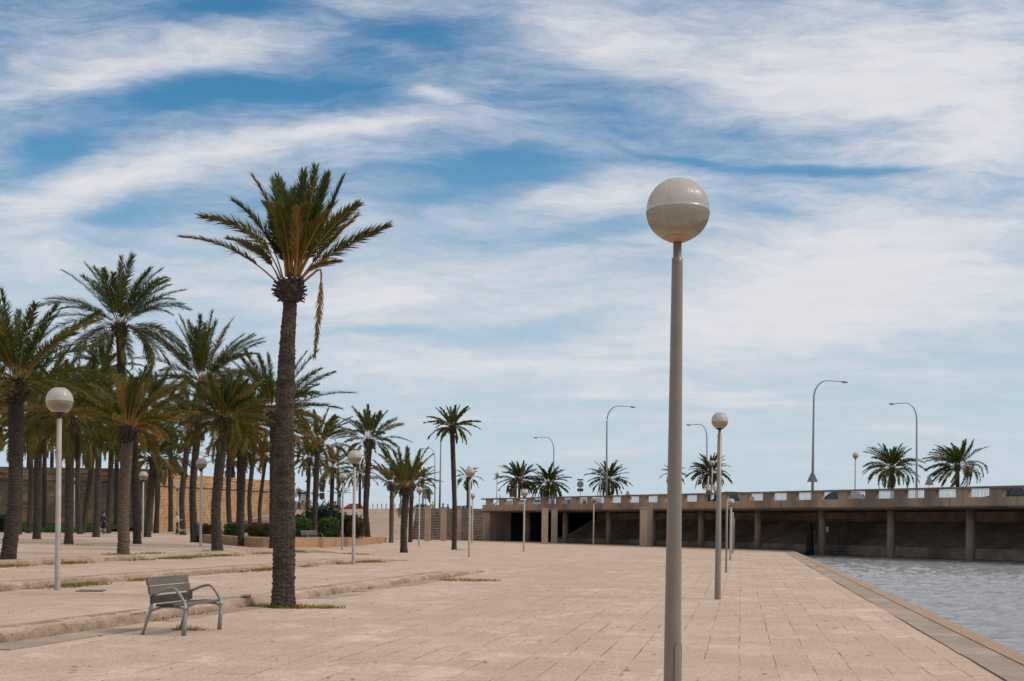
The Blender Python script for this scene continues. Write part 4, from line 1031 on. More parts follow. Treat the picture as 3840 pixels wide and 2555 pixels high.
road_lamp('tallest road lamp with a right-hand arm rising behind a triangle sign', 3046, 110, (3052, 1492), (3181, 1432), 9.5)
road_lamp('road lamp with a left-hand arm right of the dense round palm', 3437, 128, (3438, 1578), (3333, 1514), 8)
road_lamp('road lamp with a left-hand arm over the two leaning people', 2651, 152, (2651, 1640), (2573, 1593), 6.5)
road_lamp('road lamp with a right-hand arm in the middle of the bridge', 2274, 140, (2276, 1580), (2384, 1526), 7.5)
road_lamp('road lamp with a left-hand arm at the close pair of palms', 2077, 175, (2077, 1690), (2001, 1641), 5.5)
road_lamp('road lamp with a left-hand arm left of the lone palm', 1631, 205, (1631, 1725), (1577, 1683), 4.5)
road_lamp('road lamp whose arm vanishes behind the lone palm head', 1649, 165, (1653, 1660), (1735, 1600), 6.5)
road_lamp('rusty road lamp standing among the bushes palms', 1268, 168, (1268, 1700), (1190, 1640), 6.5)
road_lamp('road lamp standing left of the wavy-trunked palm', 1347, 172, (1347, 1690), (1420, 1640), 5.5)

# ================================================================== BENCHES
def make_bench(label, loc, rz):
    t = thing('park_bench', label, 'bench', loc, rz, 'slatted armrest benches')
    Wd = 1.22
    for y in (0.0, Wd):
        pr = 1 if y == 0 else -1
        f = MB()
        f.tube([(0.0, y, 0), (.035, y, .10), (.085, y, .25), (.125, y, .36), (.135, y, .44), (.130, y, .55), (.105, y, .66), (.06, y, .82)], [.021, .020, .021, .026, .020, .019, .016, .012], 8, flat=1.5)
        f.build('rear_leg', M_ALU, t)
        f = MB()
        f.tube([(.64, y, 0), (.650, y, .12), (.664, y, .30), (.666, y, .40), (.645, y, .47), (.585, y, .565), (.52, y, .645), (.475, y, .672), (.42, y, .672), (.33, y, .648), (.22, y, .60), (.14, y, .565)],
               [.027, .025, .023, .022, .018, .016, .015, .015, .015, .014, .014, .013], 8, flat=1.4)
        f.build('armrest_leg', M_ALU, t)
        f = MB()
        f.tube([(.11, y, .34), (.18, y, .365), (.30, y, .395), (.45, y, .405), (.56, y, .40), (.63, y, .385), (.66, y, .34)], [.024, .018, .016, .016, .016, .018, .022], 8)
        f.build('seat_bearer', M_ALU, t)
    def slat(name, c, w, th, tilt, m, y0=-.05, y1=Wd + .05):
        M = Matrix.Rotation(tilt, 3, 'Y')
        b = MB(); b.box((c[0], (y0 + y1) / 2, c[1]), (th, y1 - y0, w), 0, 0, M.to_4x4())
        return b.build(name, m, t, bevel=0.004)
    slat('back_slat', (.088, .765), .115, .034, -.16, M_BENCHWOOD)
    slat('back_slat', (.118, .640), .115, .034, -.14, M_BENCHWOOD)
    slat('back_slat', (.158, .505), .112, .034, .02, M_BENCHDARK)
    slat('seat_slat', (.285, .425), .034, .118, .06, M_BENCHDARK)
    slat('seat_slat', (.42, .436), .034, .118, .02, M_BENCHDARK)
    slat('seat_slat', (.555, .436), .034, .118, -.02, M_BENCHWOOD)
    return t
bp = ground(534, 2380)
bdir = math.atan2(-.25, .97)
make_bench('grey slatted bench with curved metal armrests in the left foreground', bp, bdir + .04)
bp2 = ground(1124, 2044)
make_bench('small distant bench in front of the planter wall', bp2, -.62)

# ================================================================== PLANTER AND SHRUBS
pl = thing('stone_planter', 'long low ochre stone planter wall around hedge and bushes', 'planter', (0, 0, 0))
PA, PL, PR = ground(985, 2054), ground(745, 2034.5), ground(1450, 2035)
def planter_wall(p, q, h0, h1, th=.5):
    d = (q - p).normalized(); n = Vector((-d.y, d.x, 0))
    if n.y < 0: n = -n
    V = []
    for pt, h in ((p, h0), (q, h1)):
        for o, z in ((0, -.3), (0, h), (th, h), (th, -.3)):
            c = pt + n * o; V.append((c.x, c.y, pt.z + z))
    return MB().add(V, [(0, 1, 2, 3), (4, 7, 6, 5), (0, 4, 5, 1), (1, 5, 6, 2), (2, 6, 7, 3)]).build('planter_side', M_PLANTER, pl, bevel=.02)
planter_wall(PL, PA, .42, .42); planter_wall(PA + (PR - PA).normalized() * .004, PR, .42, .45)
sb = MB(); bk = [PL + Vector((2, 22, 0)), PR + Vector((-4, 14, 0))]
sb.add([(PL.x, PL.y + .3, PL.z + .34), (PA.x, PA.y + .3, PA.z + .34), (PR.x, PR.y + .3, PR.z + .34), (bk[1].x, bk[1].y, .3), (bk[0].x, bk[0].y, .7)], [(0, 1, 2, 3, 4)])
sb.build('soil_bed', M_SOIL, pl)
def bush(name, label, u, v, D, wpx, hpx, m, n, leaf, depth=1.0, dry=.2, cat='bush', group=None, upright=.3, zb=None):
    """leafy mass of many leaf faces on several sprays; u, v = foot of the bush in the picture"""
    base = AT(u, v, D); rg = np.random.default_rng(int(u * 7 + v))
    t = thing(name, label, cat, base, 0, group)
    w, h = wpx / FPX * D / 2, hpx / FPX * D
    b = MB(); br_ = MB()
    nc = max(7, int(n / 60)); cs = []
    for i in range(nc):
        a = rg.uniform(0, 2 * PI); rr = math.sqrt(rg.random()) * .8; zz = rg.uniform(.15, .86)
        sh = math.sqrt(max(.08, 1 - (max(0, zz - .35) / .68) ** 2))
        c = np.array([math.cos(a) * rr * w * sh, math.sin(a) * rr * w * depth * sh, zz * h]); cs.append((c, rg.uniform(.16, .30) * min(w, h) * 1.25))
        br_.tube([(c[0] * .1, c[1] * .1, 0), (c[0] * .5, c[1] * .5, c[2] * .55), tuple(c)], [.03, .02, .008], 5)
    V, A = [], []
    per = n // nc
    for c, r in cs:
        d = nrm(rg.normal(0, 1, (per, 3))); p = c + d * (r * rg.uniform(.35, 1.05, per) ** .6)[:, None]
        p[:, 2] = np.maximum(p[:, 2], .03)
        ax = nrm(d * .7 + rg.normal(0, .6, (per, 3)) + np.array([0, 0, upright * 2])); wv = nrm(np.cross(ax, rg.normal(0, 1, (per, 3))))
        L = leaf * rg.uniform(.6, 1.35, per)[:, None]; ww = L * .24
        V.append(np.stack([p, p + ax * L * .5 + wv * ww, p + ax * L, p + ax * L * .5 - wv * ww], 1).reshape(-1, 3))
        A.append(np.repeat(np.clip(dry + rg.normal(0, .18, per) + .12 * rg.normal(), .001, 1), 4))
    V = np.concatenate(V); k = len(V) // 4
    b.add(V, [(4 * i, 4 * i + 1, 4 * i + 2, 4 * i + 3) for i in range(k)], 0, False, np.concatenate(A))
    br_.build('stems', M_BARK, t); b.build('foliage', m, t)
    return t
SH = 'shrubs of the planter'
bush('bush', 'light green leafy bush beside the second bench, left of the slim trunk', 1130, 2024, 86, 96, 76, M_BUSHG, 5200, .17, dry=.25, group=SH, upright=.8)
bush('bush', 'light green rounded bush left of the small globe lamp', 1233, 2022, 88, 88, 76, M_BUSHG, 5200, .17, dry=.25, group=SH, upright=.8)
bush('bush', 'dark green bush, tallest, behind the two light green ones', 1215, 2022, 97, 190, 130, M_BUSHD, 7600, .17, .5, dry=.2, group=SH)
bush('bush', 'dark green bush at the trunk right of the tallest palm', 1125, 2020, 94, 70, 92, M_BUSHD, 3600, .16, dry=.2, group=SH)
bush('bush', 'low dark green bush spilling right towards the tall lamp', 1315, 2020, 95, 110, 84, M_BUSHD, 3800, .16, .5, dry=.3, group=SH)
bush('bush', 'reddish brown thorny bush at the right end of the planter', 1336, 2019, 92, 74, 72, M_BUSHB, 4200, .11, dry=.4, group=SH)
bush('hedge', 'brown-green low hedge left of the front planter trunk', 775, 2019, 83, 62, 54, M_BUSHB, 3800, .10, .7, dry=.25, cat='hedge', group=SH)
bush('hedge', 'green low hedge between the two planter palms', 868, 2018, 78, 68, 54, M_BUSHG, 3800, .11, .7, dry=.12, cat='hedge', group=SH)
bush('hedge', 'olive brown low hedge just left of the tallest trunk', 973, 2018, 76, 96, 52, M_BUSHB, 4800, .10, .7, dry=.45, cat='hedge', group=SH)
bush('bush', 'bush with red flowers at the left edge behind the thick palm', 12, 1995, 100, 80, 62, M_BUSHD, 2600, .13, .7, dry=.3, group=None)

# ------------------------------------------------------------------ bare trees on the street
def bare_tree(label, u, vt, D, hpx, spread, seed, leafy=0.0):
    rg = np.random.default_rng(seed); base = AT(u, 1900, D); base.z = STREET - .05
    t = thing('bare_tree', label, 'tree', base, 0, None)
    H = AT(u, vt, D).z - base.z
    b = MB(); tips = []
    def grow_(p, d, L, r, lv):
        q = p + d * L; mid = (p + q) / 2 + Vector(rg.normal(0, .05 * L, 3))
        b.tube([p, mid, q], [r, r * .85, r * .65], 6 if lv < 2 else 4)
        if lv >= 5: tips.append(q); return
        for _ in range(3 if lv else 2):
            nd = (d + Vector(rg.normal(0, .55 * spread, 3)) + Vector((0, 0, .05))).normalized()
            grow_(q, nd, L * rg.uniform(.62, .85), r * .6, lv + 1)
    grow_(Vector((0, 0, 0)), Vector((rg.normal(0, .15), 0, 1)).normalized(), H * .27, .11, 0)
    b.build('trunk', M_BARK, t)
    if leafy:
        lb = MB(); k = len(tips); P = np.array([tuple(q) for q in tips]); P = np.repeat(P, 5, 0) + rg.normal(0, .12, (5 * k, 3))
        ax = nrm(rg.normal(0, 1, P.shape)); wv = nrm(np.cross(ax, rg.normal(0, 1, P.shape)))
        V = np.stack([P, P + ax * .09 + wv * .04, P + ax * .18, P + ax * .09 - wv * .04], 1).reshape(-1, 3)
        lb.add(V, [(4 * i, 4 * i + 1, 4 * i + 2, 4 * i + 3) for i in range(5 * k)], 0, False, .45); lb.build('crown', M_BUSHB, t)
    return t
bare_tree('leafless tree above the left end of the bridge parapet', 1844, 1828, 170, 60, 1.15, 3)
bare_tree('thin-leaved grey tree on the street just right of the tallest trunk', 1122, 1826, 165, 60, .9, 5, .5)
bare_tree('thin-leaved grey tree beside the dark two-part sign', 1178, 1836, 165, 60, .9, 8, .5)

# ================================================================== STREET FURNITURE, SIGNS, CARS
def post_sign(name, label, u, vtop, D, group=None):
    base = AT(u, 1900, D); base.z = STREET
    t = thing(name, label, 'sign', base, 0, group); return t, base
def sign_pole(t, base, u, v, r=.03):
    top = AT(u, v, base.y) - base; MB().tube([(0, 0, 0), (0, 0, top.z)], r, 8).build('pole', M_GALV, t); return top.z
def px_poly(pts, base, D): return [((AT(u, v, D) - base).x, (AT(u, v, D) - base).z) for u, v in pts]
def rounded_tri(x, z, w, h):
    out = []
    for cx, cz, a0 in ((x, z + h - .07, 30), (x - w / 2 + .06, z + .05, 150), (x + w / 2 - .06, z + .05, 270)):
        for i in range(5):
            a = math.radians(a0 + 120 * i / 4); out.append((cx + .05 * math.cos(a), cz + .05 * math.sin(a)))
    return out
# warning triangles: two seen from behind, one from the front
def triangle(label, u, vt, vb, wpx, D, front=False, pole=True):
    t, base = post_sign('warning_sign', label, u, vt, D, 'triangular warning signs')
    zt = (AT(u, vt, D) - base).z; zb = (AT(u, vb, D) - base).z; w = wpx / FPX * D
    if pole: sign_pole(t, base, u, vt + 8)
    poly = rounded_tri(0, zb, w, zt - zb)
    MB().plate(poly[::-1], -.05, -.035).build('sign_plate', M_SIGN_RED if front else M_SIGN_BACK, t)
    if front:
        c = np.mean(poly, 0); inner = [tuple(c + (np.array(p) - c) * .66) for p in poly]
        MB().plate(inner[::-1], -.056, -.051).build('sign_face', M_WHITE, t)
        b = MB(); b.box((0, -.060, zb + (zt - zb) * .30), (.07, .006, .22)); b.box((0, -.060, zb + (zt - zb) * .52), (.10, .006, .10)); b.build('pictogram', M_BLACK, t)
    else:
        b = MB(); b.box((0, -.06, zb + (zt - zb) * .33), (w * .5, .03, .05)); b.build('bracket', M_GALV, t)
triangle('grey back of a triangle sign at the tallest road lamp', 3045, 1764, 1808, 41, 111)
triangle('grey back of a triangle sign right of the left-arm road lamp', 3483, 1779, 1820, 34, 112)
triangle('red-bordered warning triangle just above the parapet', 2353, 1840, 1872, 32, 128, True)
t, base = post_sign('round_sign', 'grey back of a round sign with small plates above and below it', 2176, 1797, 138)
sign_pole(t, base, 2176, 1797)
c = AT(2176, 1817, 138) - base; r = 12.7 / FPX * 138
MB().plate([(c.x + r * math.cos(a), c.z - r * math.sin(a)) for a in np.linspace(0, 2 * PI, 28, endpoint=False)], -.05, -.035).build('sign_plate', M_SIGN_BACK, t)
for v0, v1, m in ((1797, 1802.5, M_SIGN_DARK), (1832, 1844, M_SIGN_DARK)):
    q0, q1 = AT(2164.5, v0, 138) - base, AT(2187.5, v1, 138) - base
    MB().box(((q0.x + q1.x) / 2, -.045, (q0.z + q1.z) / 2), (q1.x - q0.x, .014, abs(q0.z - q1.z))).build('small_plate', m, t)
def board_sign(label, u0, v0, u1, v1, D, poles, m, ribs=0, rm=None, extra=None):
    um = (u0 + u1) / 2; t, base = post_sign('road_sign', label, um, v0, D)
    q0, q1 = AT(u0, v0, D) - base, AT(u1, v1, D) - base; w, h = q1.x - q0.x, q0.z - q1.z; cx, cz = (q0.x + q1.x) / 2, (q0.z + q1.z) / 2
    MB().box((cx, 0, cz), (w, .03, h)).build('sign_board', m, t, bevel=.005)
    for i in range(ribs):
        z = cz - h / 2 + h * (i + .5) / ribs
        MB().box((cx, -.028, z), (w * .96, .024, h / ribs * .34)).build('sign_line' if rm is not M_SIGN_BACK else 'back_rib', rm, t)
    for u in poles:
        x = (AT(u, v1, D) - base).x; MB().tube([(x, .06, 0), (x, .06, q0.z - .05)], .035, 8).build('pole', M_GALV, t)
    return t
board_sign('large pale sign board with dark lines above the first stone pillar', 1582.5, 1837, 1609.5, 1871, 160, (1596,), M_CREAM, 8, M_SIGN_DARK)
board_sign('white and green sign board partly behind a palm trunk', 1127, 1855, 1146, 1880, 158, (1127.5,), M_WHITE, 3, M_SIGN_GREEN)
board_sign('square grey sign back on two posts above the bridge parapet', 1911, 1833, 1938, 1864.5, 150, (1915.5, 1932), M_SIGN_BACK, 2, M_SIGN_BACK)
t = board_sign('dark two-part panel on a tall post above the bushes', 1199, 1816, 1217, 1845, 163, (1210,), M_SIGN_DARK)
q = AT(1208, 1861, 163) - Vector(t.location); MB().box((q.x, 0, q.z), (18 / FPX * 163, .03, 25 / FPX * 163)).build('sign_board', M_SIGN_DARK, t)
# bollards along the street edge
BOL = 'thin bollards along the street edge'
bmesh0 = None
edge = [(p.x, p.y, p.z) for p in top_pts[1:]] + [(s_top.x, 149.0, STREET)]
for i, u in enumerate(np.arange(1365, 1665, 16.55)):
    tx = ray(u, 1906)[0]
    D = 151.2
    for a, c_ in zip(edge[:-1], edge[1:]):
        if a[0] / a[1] <= tx <= c_[0] / c_[1]: D = a[1] + (c_[1] - a[1]) * (tx - a[0] / a[1]) / (c_[0] / c_[1] - a[0] / a[1]) + .8; zz = a[2] + (c_[2] - a[2]) * .5
    p = Vector((tx * D, D, STREET - .1))
    hh = AT(u, 1889.5 - 0.010 * (u - 1365), D).z - p.z
    if bmesh0 is None:
        bmesh0 = MB().lathe([(.042, -.05), (.042, .62), (.03, .66), (.0, .665)], 10, cap=False).build('bollard', M_BLACK, None, p); o = bmesh0
    else:
        o = bmesh0.copy(); COL.objects.link(o); o.location = p
    o.scale = (1, 1, hh / .665)
    tag(o, 'thin dark bollard in the even row along the street edge above the cobbled slope', 'bollard', BOL)
# ochre gate blocks on the street at the end of the embankment
for u0, u1, v0, lab in ((1131, 1143, 1878, 'ochre stone block behind the green and white sign'), (1156, 1167, 1877, 'ochre stone block right of the slim bush palm'), (1250, 1262, 1880, 'broken ochre stone block beside the shaggy bush palm'), (1106, 1113, 1880, 'ochre stone block touching the tallest trunk')):
    D = 158; p0 = AT(u0, 1914, D); p1_ = AT(u1, v0, D); w = p1_.x - p0.x; h = p1_.z - STREET
    b = MB(); b.box((0, 0, h / 2 - .2), (w, .7, h + .4)); b.box((0, 0, h + .05), (w * 1.12, .8, .1))
    tag(b.build('stone_gatepost', M_TERRA, None, ((p0.x + p1_.x) / 2, D, STREET - .1), 0, .03), lab, 'gatepost', 'ochre stone gateposts')

def car(label, loc, rz, paint, L=4.0, Wd=1.72, H=1.45, group='cars on the street'):
    t = thing('parked_car', label, 'car', loc, rz, group)
    k = L / 4.0
    def loft(prof, ws):
        b = MB(); n = len(prof); V = []
        for s_ in (-1, 1):
            V += [(x * k, s_ * w * Wd / 2, z * H / 1.45) for (x, z), w in zip(prof, ws)]
        F = [(i, (i + 1) % n, n + (i + 1) % n, n + i) for i in range(n)] + [tuple(range(n))[::-1], tuple(range(n, 2 * n))]
        return b.add(V, F)
    body = [(-1.98, .34), (-2.0, .62), (-1.93, .86), (-1.2, .93), (.75, .92), (1.55, .80), (1.95, .66), (2.0, .36), (1.7, .24), (-1.7, .24)]
    loft(body, [.93, .97, .97, .98, .98, .95, .90, .9, .95, .95]).build('body', paint, t, bevel=.05)
    cab = [(-1.86, .90), (-1.62, 1.22), (-1.30, 1.42), (-.3, 1.45), (.25, 1.40), (.98, .90)]
    loft(cab, [.90, .80, .74, .74, .74, .88]).build('window_band', M_GLASS, t, bevel=.03)
    roof = [(-1.34, 1.412), (-1.30, 1.45), (-.3, 1.482), (.25, 1.43), (.28, 1.40), (-.3, 1.43)]
    loft(roof, [.75, .74, .74, .74, .75, .75]).build('roof', paint, t)
    for xs_ in ((-1.62, 1.25, -1.82, .90), (-.42, 1.45, -.46, .90), (.27, 1.41, .98, .90)):
        for s_ in (-1, 1):
            MB().tube([(xs_[0] * k, s_ * Wd / 2 * .775, xs_[1] * H / 1.45), (xs_[2] * k, s_ * Wd / 2 * .915, xs_[3] * H / 1.45)], .035, 6).build('pillar_trim', paint, t)
    for x in (-1.22, 1.28):
        for s_ in (-1, 1):
            b = MB(); b.tube([(x * k, s_ * (Wd / 2 - .19), .31), (x * k, s_ * (Wd / 2 + .005), .31)], .31, 18); o = b.build('wheel', M_RUBBER, t)
            b = MB(); b.tube([(x * k, s_ * (Wd / 2 - .05), .31), (x * k, s_ * (Wd / 2 + .012), .31)], .19, 14); b.build('rim', M_GALV, o)
    for s_ in (-1, 1):
        MB().box((1.93 * k, s_ * .58, .66), (.14, .32, .14)).build('headlight', M_WHITE, t, bevel=.02)
        MB().box((-1.96 * k, s_ * .66, .74), (.10, .16, .20)).build('tail_light', M_LAMPRED, t, bevel=.02)
    return t
def car_px(label, u, D, rz, paint, z=STREET, **k):
    p = AT(u, 1900, D); p.z = z; return car(label, p, rz, paint, **k)
car_px('red hatchback on the street behind the tall white globe lamp', 1318, 235, PI + .35, M_CAR_RED, STREET + .01)
car_px('blue-grey car half hidden behind ochre gate blocks', 1137, 225, .9, M_CAR_BLUE, STREET + .01)
car_px('white car with blue windows behind the bollards', 1572, 232, PI - .1, M_CAR_WHITE, STREET + .01)
car_px('dark car of which only the roof shows, left above the stairs', 1720, 246, 1.45, M_CAR_DARK, STREET + .01)
car_px('dark car of which only the roof shows, right above the stairs', 1752, 243, 1.7, M_CAR_DARK, STREET + .01)
def bridge_car(label, u, n, paint, **k):
    s = col_s(u, n); p = Vector(BP(s, n, ROAD + rise(s) + .005)); return car(label, p, BROT + PI, paint, **k)
bridge_car('dark car on the bridge under the lone globe lamp', 3150, 6.9, M_CAR_DARK, H=1.36)
bridge_car('dark green car at the right end of the bridge', 3790, 6.6, M_CAR_DARK, H=1.45)
bridge_car('dark van on the bridge behind the second grey lamp post', 2735, 6.8, M_CAR_DARK, L=4.6, H=1.55)
# printed banners on the railing behind the left parapet openings
def banner(label, u, wm, z0, z1, blocks, ground_m):
    n = RN - .12; s = col_s(u, n); t = thing('railing_banner', label, 'banner', BP(s, n, ROAD + .3 + rise(s)), BROT, 'printed banners on the railing')
    MB().box((0, 0, (z0 + z1) / 2), (wm, .02, z1 - z0)).build('banner_sheet', ground_m, t)
    for (x, z, w, h, m) in blocks: MB().box((x, -.016, z), (w, .010, h)).build('colour_block', m, t)
banner('cream banner in the second opening of the parapet', 1898, 2.4, .1, 1.05, [(0, .95, 2.2, .08, M_WHITE), (-.2, .5, 1.2, .3, M_YEL)], M_CREAM)
banner('white banner with broad blue bands in the third opening', 1962, 2.3, .08, 1.08, [(0, .95, 2.0, .2, M_BLUE), (0, .18, 2.0, .16, M_BLUE), (.3, .55, .5, .5, M_BLUE)], M_WHITE)
banner('blue and white banner in the fourth opening', 2010, 2.0, .08, 1.1, [(0, .92, 1.7, .22, M_BLUE), (0, .16, 1.7, .14, M_BLUE)], M_WHITE)
banner('white banner with blue corners left of the close pillar pair', 2062, 1.8, .08, 1.1, [(.5, .8, .5, .45, M_BLUE), (.2, .16, .8, .15, M_BLUE)], M_CREAM)
banner('banner with a yellow and a blue square right of the close pillar pair', 2124, 2.2, .08, 1.1, [(-.35, .72, .5, .5, M_YEL), (.45, .75, .6, .42, M_BLUE), (.2, .36, .3, .25, M_BLUE)], M_CREAM)
banner('white banner with a dark block left of a globe lamp', 2178, 2.0, .08, 1.1, [(.65, .5, .6, .6, M_SIGN_DARK), (-.3, .9, .3, .25, M_BLUE), (.6, .95, .5, .14, M_YEL)], M_WHITE)
banner('blue and orange banner right of a globe lamp', 2238, 1.8, .08, 1.1, [(-.3, .6, .4, .8, M_BLUE), (.25, .45, .3, .7, M_YEL)], M_WHITE)

# small things on the plaza ---------------------------------------------------------------
lb = ground(741, 2034)
t = thing('litter_bin', 'dark green litter bin leaning against a palm behind the pale lamp', 'litter bin', (lb.x, lb.y - .35, lb.z), 0)
D = lb.y; hb = 74 / FPX * D; wb = 27 / FPX * D
MB().lathe([(wb * .44, 0), (wb * .48, .05), (wb * .5, hb * .70), (wb * .5, hb * .72)], 20).build('body', M_BIN, t)
MB().lathe([(wb * .52, hb * .72), (wb * .52, hb * .76), (wb * .5, hb * .94), (wb * .42, hb), (.02, hb + .02)], 20, cap=False).build('lid', M_BIN, t)
MB().box((0, -wb * .49, hb * .84), (wb * .6, .05, hb * .10)).build('slot', M_BLACK, t)
p = ground(342, 2217)
b = MB(); b.box((0, 0, .008), (.52, .62, .016)); tag(b.build('drain_cover', M_DARKC, None, p, .15), 'dark flat drain cover on the lower terrace left of the bench', 'drain cover')
p = ground(284, 1995); b = MB(); b.tube([(-.05, 0, 0), (-.05, 0, .55), (.05, 0, .72), (.2, 0, .72), (.28, 0, .6), (.28, 0, 0)], .02, 8)
tag(b.build('bent_pipe', M_GALV, None, p), 'small bent grey pipe standing by a trunk at the lawn edge', 'pipe')
# charred stump and fence under the bridge
s = col_s(3062, 2.2); p = Vector(BP(s, 1.6, -.3)); t = thing('charred_stump', 'black charred tree stump in front of the bridge column at the quay corner', 'stump', p)
hh = AT(3066, 1962, p.y).z - p.z; ww = 27 / FPX * p.y
b = MB(); rg = np.random.default_rng(4)
b.lathe([(ww * .62, 0), (ww * .55, hh * .2), (ww * .47, hh * .5), (ww * .42, hh * .72), (ww * .36, hh * .88), (ww * .20, hh * .97)], 14, rad_fn=lambda a, z: 1 + .12 * np.sin(3 * a + z * 3) + .10 * np.sin(7 * a - z * 5))
b.build('stump', M_DEADWOOD, t)
b = MB()
for i in range(7): b.tube([(rg.uniform(-.25, .25), 0, hh * .8), (rg.uniform(-.3, .45), rg.uniform(-.1, .1), hh * rg.uniform(.95, 1.12))], [.06, .01], 5)
b.build('splinters', M_DEADWOOD, t)
t = thing('metal_gate', 'dark barred gate with a small white notice under the bridge', 'gate', BP(col_s(3116, 4.2), 4.2, 0), BROT)
b = MB()
for i in range(22): b.box((-1.5 + i * .16, 0, 1.0), (.03, .03, 2.6))
for z in (.0, 1.0, 2.25): b.box((.18, 0, z), (3.4, .035, .05))
b.build('bars', M_BLACK, t); MB().box((-.35, -.04, 1.55), (.30, .02, .42)).build('notice', M_WHITE, t)

# ------------------------------------------------------------------ people and the dog
def skinned(name, chains, m, parent, sub=1):
    """one continuous skinned surface from joint chains [(point, radius), ...]; the first chain holds the root"""
    V, E, Rr = [], [], []
    def idx(p, r):
        for i, q in enumerate(V):
            if (Vector(q) - Vector(p)).length < 1e-4: return i
        V.append(tuple(p)); Rr.append(r); return len(V) - 1
    for ch in chains:
        ids = [idx(p, r) for p, r in ch]; E += [(a, b_) for a, b_ in zip(ids, ids[1:])]
    me = bpy.data.meshes.new(name); me.from_pydata(V, E, []); me.materials.append(m)
    o = bpy.data.objects.new(name, me); COL.objects.link(o); o.parent = parent
    sk = o.modifiers.new('skin', 'SKIN'); sk.use_smooth_shade = True
    lay = me.skin_vertices[0] if me.skin_vertices else None
    if lay is None:
        bpy.context.view_layer.objects.active = o; bpy.ops.mesh.customdata_skin_add(); lay = me.skin_vertices[0]
    for i, r in enumerate(Rr): lay.data[i].radius = (r, r) if np.isscalar(r) else r
    lay.data[0].use_root = True
    s_ = o.modifiers.new('sub', 'SUBSURF'); s_.levels = sub; s_.render_levels = sub
    return o
def person(label, loc, rz, H, top, legs, group=None, lean=0.0, arms='down', hair_len=.0, shoe=None, stride=.10):
    """faces local +x"""
    t = thing('person', label, 'person', loc, rz, group); k = H / 1.75
    def P(x, y, z): 
        dx = lean * max(0, z - .95); return (x * k + dx * k, y * k, z * k - abs(lean) * .15 * max(0, z - .95) * k)
    hip, chest, neck = P(0, 0, .97), P(.0, 0, 1.30), P(.01, 0, 1.50)
    body = [[(hip, .125 * k), (P(0, 0, 1.13), .112 * k), (chest, .135 * k), (P(0, 0, 1.43), .085 * k), (neck, .050 * k), (P(.025, 0, 1.56), .066 * k), (P(.03, 0, 1.65), .088 * k), (P(.022, 0, 1.72), .066 * k)],
            [(P(.03, 0, 1.65), .088 * k), (P(.115, 0, 1.635), .016 * k)]]
    sl, pl_ = [], []
    for s_ in (-1, 1):
        st_ = stride * s_
        body.append([(hip, .125 * k), (P(.02, .095 * s_, .90), .090 * k), (P(.03 + st_ * .6, .10 * s_, .50), .056 * k), (P(st_ - .02, .10 * s_, .10), .038 * k), (P(st_ + .12, .11 * s_, .04), .034 * k)])
        sh = P(0, .19 * s_, 1.42)
        if arms == 'down': el, wr = P(-.04, .25 * s_, 1.13), P(.03, .25 * s_, .88)
        elif arms == 'fwd': el, wr = P(.06, .23 * s_, 1.14), P(.27, .12 * s_, 1.20)
        else: el, wr = P(.18, .24 * s_, 1.16), P(.40, .16 * s_, 1.08)
        e, w_ = Vector(el), Vector(wr); d = (w_ - e).normalized()
        body.append([(chest, .135 * k), (sh, .055 * k), (el, .040 * k), (wr, .027 * k), (tuple(w_ + d * .05 * k), .030 * k)])
        hand = w_ + d * .085 * k
        for f in range(4):
            o_ = Vector((0, (f - 1.5) * .019 * k, 0)); L_ = (.075, .088, .082, .062)[f] * k
            body.append([(tuple(w_ + d * .05 * k), .030 * k), (tuple(hand + o_), .011 * k), (tuple(hand + o_ + d * L_ * .55), .010 * k), (tuple(hand + o_ + d * L_ + Vector((.02 * k, 0, 0))), .008 * k)])
        body.append([(tuple(w_ + d * .05 * k), .030 * k), (tuple(w_ + d * .07 * k + Vector((.035 * k, 0, 0))), .012 * k), (tuple(w_ + d * .11 * k + Vector((.045 * k, 0, 0))), .009 * k)])
        sl.append([(P(0, 0, 1.36), .145 * k), (P(0, .185 * s_, 1.42), .068 * k), (tuple(Vector(sh).lerp(e, .55)), .060 * k), (el, .054 * k)] + ([(tuple(e.lerp(w_, .8)), .045 * k)] if arms != 'fwd' else []))
        pl_.append([(hip, .142 * k), (P(.02, .095 * s_, .88), .104 * k), (P(.03 + st_ * .6, .10 * s_, .50), .078 * k), (P(st_ - .02, .10 * s_, .12), .060 * k)])
        skinned('shoe', [[(P(st_ - .05, .105 * s_, .045), .045 * k), (P(st_ + .05, .108 * s_, .045), .045 * k), (P(st_ + .16, .112 * s_, .035), .034 * k)]], shoe or M_WHITE, t)
    skinned('body', body, M_SKIN, t)
    skinned('shirt', [[(P(0, 0, .93), .150 * k), (P(0, 0, 1.12), .138 * k), (P(0, 0, 1.36), .145 * k), (P(0, 0, 1.45), .088 * k)]] + sl, top, t)
    skinned('trousers', [[(P(0, 0, 1.03), .138 * k), (hip, .142 * k)]] + pl_, legs, t)
    hc = [[(P(-.02, 0, 1.755), .060 * k), (P(-.012, 0, 1.70), .098 * k), (P(-.035, 0, 1.62), .085 * k)]]
    if hair_len: hc[0].append((P(-.06, 0, 1.62 - hair_len), .05 * k))
    skinned('hair', hc, M_HAIR, t)
    # face: eyes and mouth
    for s_ in (-1, 1):
        e = Vector(P(.103, .032 * s_, 1.655)); MB().lathe([(.001, -.011 * k), (.011 * k, 0), (.001, .011 * k)], 8, tuple(e), cap=False).build('eye', M_BLACK, t)
        e = Vector(P(.02, .088 * s_, 1.64)); MB().lathe([(.004, -.03 * k), (.016 * k, 0), (.004, .03 * k)], 8, tuple(e)).build('ear', M_SKIN, t)
    m_ = Vector(P(.104, 0, 1.592)); MB().box(tuple(m_), (.01, .042 * k, .008)).build('mouth', M_LAMPRED, t)
    return t
